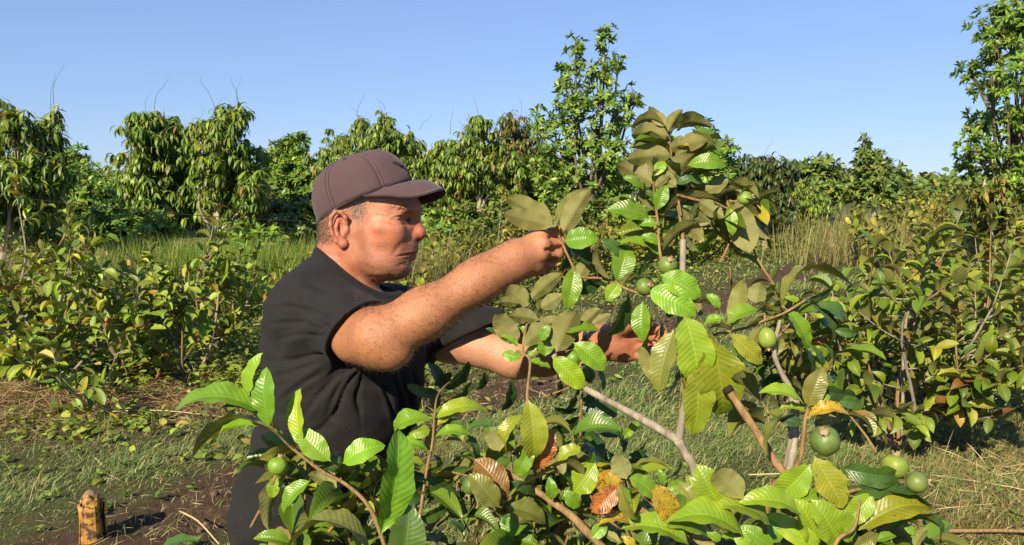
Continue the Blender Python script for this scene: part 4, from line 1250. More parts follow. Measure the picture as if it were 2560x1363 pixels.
stalks('straw_litter', [straw(350, -1.5, 3.7, .45, .4, .012, 7, .09, .0024), straw(350, -.2, 6.0, .5, .6, .012, 8, .12, .0028), straw(200, -2.0, 4.3, .8, .6, .012, 9, .10, .0024)], 'loose straw bits scattered on the bare soil strip', 'straw', STRAW2)
# a few long dry canes lying on the ground
for (a, b, r0) in [((-1.62, 3.62), (-1.30, 3.28), .005), ((-2.9, 5.3), (-2.0, 5.2), .005), ((1.95, 3.4), (2.75, 3.28), .010), ((1.3, 4.1), (1.9, 4.0), .004), ((2.3, 4.1), (2.9, 3.6), .004)]:
    p = spline([np.array([a[0], a[1], .035]), np.array([(a[0] + b[0]) / 2, (a[1] + b[1]) / 2, .06]), np.array([b[0], b[1], .03])], 7)
    V, F = tubes([(p, np.linspace(r0, r0 * .6, 7))], 6)
    big = r0 > .008
    o = mesh_np('fallen_branch' if big else 'dry_cane', V, F, None, M_TWIG if big else M_STRAW, tint=np.tile([.5, .38, .2], (len(V), 1)))
    lab = {-1.62: 'thin dry cane on the bare soil by the yellow stump', -2.9: 'long pale dry cane lying by the straw heap', 1.95: 'brown fallen branch lying on the hay at the lower right', 1.3: 'pale dry cane behind the charred cut branch', 2.3: 'dry cane lying across the hay at the right edge'}[a[0]]
    tag(o, lab, 'branch' if big else 'cane')

# scattered broad-leaved weeds and seed stalks in the turf
def sprigs():
    p = scatter(900, -9, 9, 2.3, 9)
    p = p[(np.abs(rowu(p) + 3.3) > .25)]
    B_, D_, L_ = [], [], []
    for q in p:
        k = int(rng.integers(4, 9)); a0 = rng.uniform(0, 6.28); s_ = rng.uniform(.02, .05)
        for j in range(k):
            a = a0 + j * 2.4; B_.append(q + [0, 0, gz(q[None])[0] + .012 + .004 * j]); D_.append([math.cos(a), math.sin(a), rng.uniform(.1, .8)]); L_.append(s_ * rng.uniform(.7, 1.2))
    B_, D_, L_ = np.array(B_), np.array(D_), np.array(L_)
    o = joined_leaves('weed_sprigs', T_GFAR, B_, D_, np.tile([0, 0, 1.], (len(B_), 1)) + rng.normal(0, .25, (len(B_), 3)), L_, L_ * .5, pick_tints(len(B_), [(3, (.14, .25, .03)), (2, (.22, .30, .045)), (1, (.09, .17, .03))], .15), None, M_GUAVA2)
    tag(o, 'small broad-leaved weeds dotted through the short grass', 'weeds', None, 'stuff')
    p = scatter(700, -9, 9, 2.4, 10); p[:, 2] = gz(p)
    m_ = len(p)
    blades('seed_stalks', p, rng.uniform(.12, .32, m_), np.full(m_, .0028), rng.uniform(.1, .6, m_), pick_tints(m_, [(3, (.42, .34, .16)), (1, (.28, .27, .09))], .15), M_STRAW, 'thin dry seed stalks standing in the short grass', 'grass', segs=3)
sprigs()
# clods on the soil strip
def clods():
    n = 420
    t = rng.uniform(3.1, 14, n); u = rng.normal(-3.3, .22, n)
    x = (u + .533 * t) / .846
    ico = np.array([[0, 0, 1], [.9, 0, .3], [.28, .85, .3], [-.72, .53, .3], [-.72, -.53, .3], [.28, -.85, .3], [.5, .4, -.6], [-.5, .2, -.6], [0, -.6, -.6]])
    fc = np.array([[0, 1, 2], [0, 2, 3], [0, 3, 4], [0, 4, 5], [0, 5, 1], [1, 6, 2], [2, 6, 7], [2, 7, 3], [3, 7, 4], [4, 7, 8], [4, 8, 5], [5, 8, 1], [1, 8, 6]])
    s = np.minimum(rng.lognormal(-4.15, .45, n), .03)
    V = ico[None] * s[:, None, None] * rng.uniform(.6, 1.3, (n, 9, 3))
    p = np.stack([x, t, np.zeros(n)], 1); p[:, 2] = gz(p)
    V = V + p[:, None]
    F = (fc[None] + (np.arange(n) * 9)[:, None, None]).reshape(-1, 3)
    m = N('soil_clod'); nn = m.noise(40, 4, .6, m.pos()); m.set(Base_Color=m.ramp(nn, [(.3, (.075, .045, .03)), (.7, (.15, .095, .065))]), Roughness=.95); m.bump(nn, .6, .01)
    o = mesh_np('soil_clods', V.reshape(-1, 3), [F], None, m.m, True)
    tag(o, 'dark soil clods along the bare strip', 'soil', None, 'stuff')
clods()

# ---------------------------------------------------------------- tall grass and weeds
TALLG = [(4, (.16, .25, .03)), (3, (.22, .30, .045)), (1, (.34, .32, .10))]
TAN = [(3, (.26, .24, .08)), (3, (.18, .20, .045)), (2, (.36, .29, .13))]
def stand(name, spots, n, h, wd, pal, label, mat=M_GRASS, lean=(.1, .5)):
    P_ = []
    for (x, y, sx, sy, k) in spots:
        P_.append(np.stack([rng.normal(x, sx, int(n * k)), rng.normal(y, sy, int(n * k)), np.zeros(int(n * k))], 1))
    p = np.concatenate(P_); m = len(p)
    o = blades(name, p, rng.uniform(.45, 1.15, m) * h, rng.uniform(.7, 1.3, m) * wd, rng.uniform(*lean, m), pick_tints(m, pal, .15), mat, label, 'grass', segs=3)
    return o
stand('tall_grass', [(-3.8, 10.2, .7, .5, 1), (-4.9, 10.8, .5, .5, .4), (-3.0, 10.8, .4, .4, .4)], 4200, .98, .012, TALLG, 'bright green tall grass standing below the mango trees, left of the man')
stand('dry_grass', [(-1.05, 9.4, .28, .3, 1), (-6.2, 9.0, 1.1, .6, 1.2), (-5.2, 8.6, .6, .5, .6), (-.4, 13, .9, .5, .6)], 1300, 1.05, .010, TAN, 'tall tan grass and seed stalks behind the guava bushes and the man')
stand('tall_grass', [(9, 17, 1.6, 1.2, 1), (12, 23, 2.5, 2, 1)], 1800, 1.0, .02, TAN, 'dry yellowish grass far off at the end of the grass path')

PAL_GUAVA_SHADE = [(p, tuple(c * .74 for c in q)) for p, q in PAL_GUAVA]  # same leaf greens darkened: shade of the right-hand bushes put into their colour
# ---------------------------------------------------------------- guava rows
G1 = 'guava bushes of the left row'
rows = [  # x, y, H, R, label, nind, seed, leaf
    (-3.75, 6.3, 1.2, 1.0, 'open guava bush in sun beside the straw heap, near the left edge', 230, 11, .115, PAL_GUAVA),
    (-2.7, 6.4, 1.15, .85, 'guava bush with a tall upright shoot, just left of the man\'s back', 240, 12, .112, PAL_GUAVA),
    (-4.9, 7.3, 1.45, 1.0, 'guava bush cut by the left edge of the photo, behind the straw heap', 120, 13, .115, PAL_GUAVA),
    (-3.9, 7.9, .75, .9, 'guava bush further back, in front of the bright tall grass', 120, 14, .11, PAL_GUAVA),
    (-1.7, 8.1, .75, .9, 'low yellowish guava bush right behind the man\'s shoulder', 120, 15, .105, PAL_GUAVA_Y)]
for (x, y, H, Rr, lab, ni, sd_, lf, pal) in rows:
    guava_bush((x, y, 0), H, Rr, lab, G1, 10, 9, ni, pal, lf, 0, False, sd_)
guava_bush((-2.9, 5.35, 0), .50, .5, 'small low guava shoot in the grass before the taller bushes', G1, 4, 3, 60, PAL_GUAVA, .11, 0, False, 31)
far = []
for k in range(12):
    y = 9.6 + k * 1.25; x = -1.0 + (y - 9.6) * .63 + rng.normal(0, .15)
    far.append((x, y))
for k, (x, y) in enumerate(far):
    lab = 'yellowish guava bush in the long hedge beyond the grass path' if k > 3 else 'guava bush half hidden between the man\'s face and his raised arm'
    guava_bush((x, y, 0), rng.uniform(1.05, 1.3), .95, lab, 'guava bushes of the far hedge' if k > 3 else 'guava bushes behind the raised arm', 8, 8, 0, PAL_GUAVA_Y, .13 if k > 3 else .115, 0, k > 3, 40 + k)
# right-hand row
guava_bush((2.38, 4.6, 0), 1.22, .80, 'wide guava bush right of the front bush, with yellow-green fruit among its leaves', None, 13, 10, 300, PAL_GUAVA_SHADE, .108, 4, False, 61)
guava_bush((3.35, 5.7, 0), 1.2, .9, 'shaded guava bush at the right edge, behind the wide one', 'guava bushes of the right row', 10, 9, 160, PAL_GUAVA_SHADE, .115, 0, False, 62)
for k in range(9):
    y = 7.2 + k * 1.6; x = 4.45 + (y - 7.2) * .66
    guava_bush((x, y, 0), rng.uniform(1.0, 1.3), 1.0, 'yellowish guava bush in the right row, running back to the tall tree', 'guava bushes far along the right row', 8, 7, 0, PAL_GUAVA_Y, .13, 0, True, 70 + k)
for k in range(8):
    y = 15 + k * 2.4; x = 7.6 + (y - 15) * .60 + rng.normal(0, .5)
    guava_bush((x, y, 0), rng.uniform(1.2, 1.5), 1.2, 'yellow-green shrub in the far field beyond the grass path', 'shrubs of the far field', 7, 7, 0, PAL_GUAVA_Y, .17, 0, True, 90 + k)

# ---------------------------------------------------------------- trees behind
tree('mango_tree', 'mango tree with long drooping leaves at the left edge', 10.5, -20, [(-30, 330, 70, 85), (45, 300, 40, 40), (120, 330, 42, 45), (110, 420, 55, 70), (20, 440, 70, 70), (140, 280, 14, 22), (60, 500, 90, 50), (-60, 480, 60, 80)], 'mango', 1.0, PAL_MANGO, .21, 180, .07, seed=1, twigs=8)
tree('mango_tree', 'bushy mango tree with bare curling twigs on top, left of the pale trunk', 14.2, 400, [(370, 330, 55, 55), (410, 300, 35, 30), (400, 400, 80, 80), (350, 430, 55, 70), (420, 480, 80, 75), (440, 350, 35, 50)], 'mango', 1.0, PAL_MANGO, .22, 100, .09, seed=2, twigs=11)
tree('mango_tree', 'mango tree on a leaning pale trunk above the bright tall grass', 13.6, 520, [(560, 310, 55, 45), (590, 285, 25, 30), (540, 390, 70, 60), (610, 400, 50, 60), (580, 480, 85, 60), (630, 480, 35, 60), (500, 330, 30, 35)], 'mango', 1.0, PAL_MANGO, .22, 100, .075, seed=3, twigs=11)
tree('orchard_tree', 'light green leafy tree in the gap between the two left mango groups', 24, 180, [(180, 420, 45, 50), (200, 460, 60, 50), (140, 470, 60, 45), (230, 480, 60, 30), (100, 470, 50, 40)], 'avo', 1.0, PAL_AVO, .22, 0, .1, seed=4)
tree('orchard_tree', 'pointed light green tree with several spires, left of the cap', 21, 720, [(690, 400, 26, 36), (720, 385, 22, 45), (748, 370, 20, 40), (730, 450, 65, 55), (690, 480, 55, 60), (770, 450, 50, 45), (800, 500, 60, 60), (640, 500, 40, 60)], 'avo', 1.1, PAL_AVO, .185, 0, .09, seed=5)
tree('mango_tree', 'dense mango tree behind the cap', 17.5, 960, [(880, 370, 60, 50), (960, 350, 60, 50), (965, 300, 16, 26), (905, 310, 18, 20), (1010, 390, 60, 60), (860, 440, 70, 70), (950, 450, 90, 80), (1040, 450, 60, 80), (960, 540, 110, 60)], 'mango', .9, PAL_MANGO, .215, 60, .1, seed=6, twigs=12)
tree('mango_tree', 'mango tree with several bare pale stems, just right of the cap peak', 17.0, 1205, [(1130, 390, 50, 55), (1200, 350, 45, 50), (1180, 420, 80, 55), (1110, 480, 50, 50), (1260, 430, 55, 60), (1200, 310, 22, 24)], 'mango', .9, PAL_MANGO, .215, 60, .085, seed=7, twigs=10)
tree('mango_tree', 'mango tree with a rusty orange flush on top', 18.5, 1310, [(1285, 340, 45, 45), (1320, 400, 55, 60), (1270, 420, 45, 60), (1340, 470, 60, 60), (1270, 310, 20, 20)], 'mango', 1.0, PAL_MANGO_R, .24, 0, .09, seed=8, twigs=8)
tree('tall_tree', 'tall slender tree with twin leafy spires rising above the others', 17, 1470, [(1440, 125, 24, 42), (1512, 110, 24, 44), (1425, 200, 40, 40), (1505, 180, 46, 40), (1545, 160, 15, 20), (1440, 260, 44, 45), (1500, 250, 46, 40), (1580, 245, 22, 34), (1560, 300, 36, 32), (1400, 290, 30, 40), (1345, 310, 24, 40), (1480, 340, 60, 50), (1400, 380, 60, 60), (1530, 390, 55, 50), (1370, 440, 60, 60), (1460, 450, 70, 60), (1540, 460, 60, 60), (1420, 540, 90, 60), (1540, 550, 70, 60)], 'avo', 1.1, PAL_AVO, .165, 150, .10, seed=9, dens=.34)
tree('orchard_tree', 'light green rounded tree right behind the tall front shoot', 18.5, 1770, [(1765, 350, 30, 36), (1740, 410, 55, 50), (1800, 400, 40, 45), (1770, 470, 70, 55), (1690, 470, 50, 60), (1770, 540, 80, 45)], 'avo', 1.0, PAL_AVO, .185, 0, .1, seed=10)
tree('mango_tree', 'dark mango tree with reddish tips, right of the front shoot', 20, 1910, [(1880, 430, 50, 45), (1940, 430, 40, 45), (1975, 420, 20, 30), (1910, 480, 70, 50), (1850, 470, 40, 50), (1930, 520, 60, 35)], 'mango', 1.0, [(5, (.05, .085, .02)), (3, (.08, .12, .03)), (1, (.13, .14, .04)), (.5, (.22, .10, .05))], .24, 0, .09, seed=11, twigs=8)
tree('orchard_tree', 'round light green tree on the skyline with a bird on top', 38, 2055, [(2055, 425, 45, 30), (2030, 450, 45, 30), (2085, 450, 45, 30), (2050, 480, 70, 30)], 'avo', .9, PAL_FAR, .42, 0, .12, seed=12)
tree('orchard_tree', 'slim pointed tree on the right skyline', 36, 2180, [(2158, 362, 9, 18), (2165, 395, 20, 26), (2195, 400, 18, 20), (2180, 440, 45, 40), (2200, 480, 60, 35), (2150, 470, 40, 40)], 'avo', .95, PAL_FAR, .36, 0, .12, seed=13)
tree('orchard_tree', 'small airy tree right of the slim pointed one', 40, 2245, [(2235, 430, 25, 28), (2260, 440, 20, 20), (2245, 470, 45, 30)], 'avo', .6, PAL_FAR, .40, 0, .1, seed=14)
tree('tall_tree', 'tall loose tree with layered leafy branches at the right edge', 12.0, 2570, [(2480, 60, 45, 50), (2545, 40, 60, 70), (2500, 120, 45, 40), (2430, 175, 38, 28), (2480, 215, 55, 35), (2555, 180, 45, 55), (2460, 300, 42, 26), (2430, 335, 30, 22), (2520, 300, 45, 40), (2580, 330, 50, 70), (2450, 385, 55, 32), (2540, 410, 60, 45), (2420, 420, 30, 22), (2500, 470, 60, 40), (2600, 100, 60, 100)], 'avo', .95, PAL_AVO, .13, 200, .085, seed=15, y_jit=.6, dens=.45, bark=M_DARKBARK)
tree('young_mango', 'low yellowish mango below the tall tree at the right edge', 11.5, 2520, [(2460, 480, 55, 40), (2530, 460, 50, 50), (2500, 530, 80, 50), (2570, 520, 60, 60)], 'mango', .9, [(4, (.15, .18, .03)), (3, (.10, .14, .025)), (2, (.26, .20, .04)), (.6, (.34, .15, .04))], .19, 0, .04, seed=16, bark=M_DARKBARK)
# leafy shrubs under the trees
for k, (px, py, rx, ry, d, lab) in enumerate([
        (260, 500, 110, 60, 17, 'leafy green shrub below the gap between the left mango groups'), (70, 560, 110, 60, 12, 'dark shrub under the mango tree at the left edge'),
        (330, 560, 100, 50, 13, 'brownish green shrub in front of the left mango pair'), (720, 540, 90, 60, 15, 'green shrub behind the man\'s nape'),
        (1090, 570, 70, 60, 14, 'weedy shrub below the cap peak'), (1290, 560, 70, 55, 15, 'leafy shrub under the bare pale stems'),
        (1620, 560, 90, 50, 17, 'bright leafy shrub under the tall tree'), (1200, 560, 60, 50, 14.5, 'yellowish weed bush between the pale stems and the raised fist'),
        (640, 590, 60, 40, 13, 'low shrub at the right end of the bright tall grass')]):
    tree('shrub', lab, d, px, [(px - rx * .4, py, rx * .6, ry), (px + rx * .4, py + 5, rx * .6, ry * .9), (px, py + ry * .7, rx, ry * .7)], 'avo', .9, PAL_FAR if k % 2 else PAL_AVO, .16, 0, .03, 'shrub', None, 50 + k)
# back orchard row that closes the gaps between the crowns
for k, px in enumerate((-60, 90, 250, 330, 480, 650, 780, 860, 1010, 1120, 1240, 1340, 1560, 1660, 1840, 1960)):
    r_ = np.random.default_rng(300 + k); d_ = r_.uniform(23, 28); y0 = 425 + r_.uniform(-25, 22)
    if px in (250, 330): y0 = 462
    if px >= 1560: y0 += 22
    tree('orchard_tree', 'green tree of the back orchard row, filling the gaps between the nearer crowns', d_, px, [(px + r_.uniform(-50, 50), y0 + r_.uniform(0, 60), r_.uniform(40, 70), r_.uniform(35, 55)) for _ in range(4)] + [(px, 520, 95, 60)], 'mango' if k % 3 == 0 else 'avo', .75, PAL_MANGO if k % 3 == 0 else PAL_AVO, .215, 0, .08, 'tree', 'trees of the back orchard row', 120 + k)
# low weeds under and between the left bushes
def weeds(name, spots, n, size, pal, label):
    P_ = np.concatenate([np.stack([rng.normal(x, sx, int(n * k)), rng.normal(y, sy, int(n * k)), np.abs(rng.normal(0, .5, int(n * k))) * hz], 1) for x, y, sx, sy, hz, k in spots])
    cl = vnoise(P_ * [2.2, 2.2, 0], 77)
    P_ = P_[rng.random(len(P_)) < np.clip(.55 + cl * 1.1, .06, 1)]
    P_[:, 2] += gz(P_) + .015
    m_ = len(P_)
    a = rng.uniform(0, 6.28, m_)
    D_ = np.stack([np.cos(a), np.sin(a), rng.uniform(-.35, .5, m_)], 1)
    L_ = size * rng.uniform(.5, 1.4, m_)
    o = joined_leaves(name, T_GFAR, P_, D_, np.tile([0, 0, 1.], (m_, 1)) + rng.normal(0, .35, (m_, 3)), L_, L_ * rng.uniform(.35, .65, m_), pick_tints(m_, pal, .16), None, M_GUAVA2)
    tag(o, label, 'weeds', None, 'stuff')
PAL_WEED = [(4, (.16, .24, .03)), (3, (.24, .31, .04)), (2, (.10, .16, .025)), (1.5, (.34, .33, .07))]
weeds('weeds', [(-3.6, 6.9, 1.2, .6, .30, 1), (-2.3, 6.8, .9, .6, .30, 1), (-4.6, 7.6, .8, .6, .4, .6), (-1.7, 6.4, .5, .5, .2, .5), (-2.7, 4.9, .9, .3, .08, .5), (-1.6, 5.3, .5, .4, .10, .35)], 5200, .065, PAL_WEED, 'low green weeds growing under the left guava bushes')
weeds('weeds', [(-6.0, 9.4, 1.0, .8, .6, 1), (-2.0, 9.4, .5, .5, .25, .4), (-.6, 10.6, 1.0, .7, .5, .8), (1.2, 13, 1.3, .7, .5, .6), (2.6, 15.6, 1.0, .8, .35, .8), (4.2, 18, 1.1, .9, .4, .8), (5.6, 20.4, 1.2, 1.0, .4, .7), (-.4, 10.4, .6, .4, .3, .5), (-6.4, 10.4, 1.2, .7, .7, .6)], 4200, .085, PAL_WEED, 'tall leafy weeds between the guava row and the mango trees')
# far wood along the horizon
def treeline():
    B, D, Nn, L, W, T = [], [], [], [], [], []
    for k in range(120):
        x = rng.uniform(-75, 85); y = rng.uniform(55, 95); h = rng.uniform(1.9, 3.2) + (.8 if rng.random() < .12 else 0)
        n = 130
        v = nrm(rng.normal(0, 1, (n, 3))) * np.array([2.6, 2.0, h * .55]) * rng.uniform(.3, 1, (n, 1)) ** .4 + [x, y, h * .55]
        v[:, 2] = np.maximum(v[:, 2], .1)
        B.append(v); D.append(nrm(rng.normal(0, 1, (n, 3)) + [0, 0, -.3])); Nn.append(rng.normal(0, .5, (n, 3)) + [0, -.3, 1]); L.append(rng.uniform(.5, .9, n)); W.append(rng.uniform(.3, .5, n)); T.append(pick_tints(n, PAL_FAR, .15) * rng.uniform(.8, 1.2))
    o = joined_leaves('treeline', T_GFAR, np.concatenate(B), np.concatenate(D), np.concatenate(Nn), np.concatenate(L), np.concatenate(W), np.concatenate(T), None, M_TREE)
    tag(o, 'far low wood along the horizon', 'wood', None, 'stuff')
treeline()

# ---------------------------------------------------------------- small things
def stump(px, y, r0, h, label, seed):
    r = np.random.default_rng(seed)
    b = ground_at(px, y)
    root = empty('banana_stump', b, label, 'stump')
    m = N('banana_stem'); o_ = m.obj(); st = m.n('Mapping', {0: o_, 3: (22, 22, 2.2)}).outputs[0]
    n1 = m.noise(2.2, 5, .7, st)
    ptc = m.noise(28, 4, .65, o_)
    m.set(Base_Color=m.ramp(m.math('SUBTRACT', n1, m.math('MULTIPLY', m.n('MapRange', {0: ptc, 1: .47, 2: .62, 3: 0.0, 4: .32}).outputs[0], 1.0)), [(.28, (.07, .032, .012)), (.40, (.26, .11, .02)), (.55, (.42, .24, .035)), (.68, (.28, .10, .02)), (.8, (.10, .045, .015))]), Roughness=.7)
    m.bump(n1, .5, .006)
    cut = N('cut_stem'); n2 = cut.noise(60, 4, .6); cut.set(Base_Color=cut.ramp(n2, [(.3, (.14, .07, .03)), (.6, (.40, .25, .13)), (.8, (.62, .5, .36))]), Roughness=.8); cut.bump(n2, .8, .01)
    for k in range(5):                                       # sheaths wrapped round each other
        n = 14; a0 = k * 1.35 + r.uniform(0, .3)
        ang = a0 + np.linspace(0, 2.7, n)
        peel = r.uniform(-.05, .25); hk = r.uniform(.78, 1.04); jag = r.uniform(-.10, .05, n)
        rows_ = []
        for j in range(7):
            t = j / 6
            rr = r0 * (1 - .07 * k) * (1.18 - .26 * t + peel * t ** 3) * (1 + .06 * np.sin(ang * 3 + k))
            hh = h * hk * t * (1 + (jag if j == 6 else 0))
            rows_.append(np.stack([np.cos(ang) * rr, np.sin(ang) * rr, np.zeros(n) + hh - .02], 1))
        for j in range(7):
            rows_.append(np.stack([np.cos(ang) * 1, np.sin(ang) * 1, ang * 0], 1) * (-.012) * np.array([1, 1, 0]) + rows_[6 - j])
        V = np.concatenate(rows_) + b
        kk = np.arange(14 * n).reshape(14, n)
        F = np.stack([kk[:-1, :-1], kk[:-1, 1:], kk[1:, 1:], kk[1:, :-1]], -1).reshape(-1, 4)
        mesh_np('sheath', V, [F], root, m.m)
    V, F = tubes([(np.array([[0, 0, -.02], [0, 0, h * .5], [0, 0, h * .9], [.004, 0, h * .97]]) + b, [r0 * .7, r0 * .6, r0 * .55, r0 * .3])], 12)
    mesh_np('core', V, F, root, cut.m)
    return root
stump(231, 3.42, .052, .225, 'yellow and brown cut banana stump at the lower left corner', 1)
stump(1963, 12.6, .045, .15, 'small orange stump far up the bare soil strip', 2)
stump(150, 6.9, .06, .22, 'orange-brown stump under the leftmost guava bushes', 3)

# yellow fallen leaf
V_, F_, UV_ = leaf_grid(10, 4, .15, .4, 'guava', .03, 5, 0, .4)
b0 = ground_at(268, 5.0) + [0, 0, .06]
me = leaf_mesh('fallen_leaf', V_, F_, UV_, M_GUAVA)
o = bpy.data.objects.new('fallen_leaf', me); C.objects.link(o)
o.location = b0 + [.02, 0, .06]; o.rotation_euler = (.5, 1.25, .3); o.scale = (.13,) * 3; o.color = (.55, .42, .02, .9)
tag(o, 'bright yellow fallen leaf upright in the grass below the left bushes', 'leaf')

# wire across the left
p0, p1 = pw(-200, 462, 9.0), pw(900, 556, 12.5)
pts = np.array([p0 + (p1 - p0) * t - np.array([0, 0, .10 * 4 * t * (1 - t)]) for t in np.linspace(0, 1, 30)])
V, F = tubes([(pts, .006)], 5)
mw = N('wire'); mw.set(Base_Color=(.02, .02, .02), Roughness=.6)
fence = empty('wire_fence', p0 * [1, 1, 0], 'thin dark wire strung in front of the left mango trees', 'wire fence')
mesh_np('wire', V, F, fence, mw.m)
for q in (p0, p1):
    V, F = tubes([(np.array([q * [1, 1, 0] - [0, 0, .2], q * [1, 1, .5], q + [0, 0, .06]]), [.04, .038, .035])], 8)
    mesh_np('post', V, F, fence, M_TRUNK)
# far pole
b = ground_at(252, 70)
pole = empty('utility_pole', b, 'pale pole standing far off in the gap between the mango trees', 'pole')
mp = N('concrete'); mp.set(Base_Color=(.55, .53, .5), Roughness=.8)
topz = pw(252, 430, 70)[2]
V, F = tubes([(np.array([b, [b[0], b[1], topz]]), [.16, .11])], 8); mesh_np('shaft', V, F, pole, mp.m)
V, F = tubes([(np.array([[b[0] - .35, b[1], topz - .1], [b[0] + .35, b[1], topz - .1]]), .07)], 6); mesh_np('crossarm', V, F, pole, mp.m)
for s in (-.28, .28):
    V, F = tubes([(np.array([[b[0] + s, b[1], topz - .05], [b[0] + s, b[1], topz + .16]]), [.05, .035])], 6); mesh_np('insulator', V, F, pole, mp.m)
# bird on the far tree
c = pw(2049, 386, 38)
mb = N('dark_feathers'); mb.set(Base_Color=(.02, .018, .016), Roughness=.7)
V, F = tubes([(np.array([c + [-.16, 0, -.16], c + [-.06, 0, -.06], c + [0, 0, .02], c + [.05, 0, .09], c + [.07, 0, .13], c + [.13, 0, .13]]), [.015, .05, .065, .05, .04, .005])], 10)
o = mesh_np('bird', V, F, None, mb.m); tag(o, 'dark bird perched on the top of the round far tree', 'bird')
V, F = tubes([(np.array([c + [.01, 0, -.04], c + [.01, 0, -.35]]), .012)], 5); mesh_np('leg', V, F, o, mb.m)
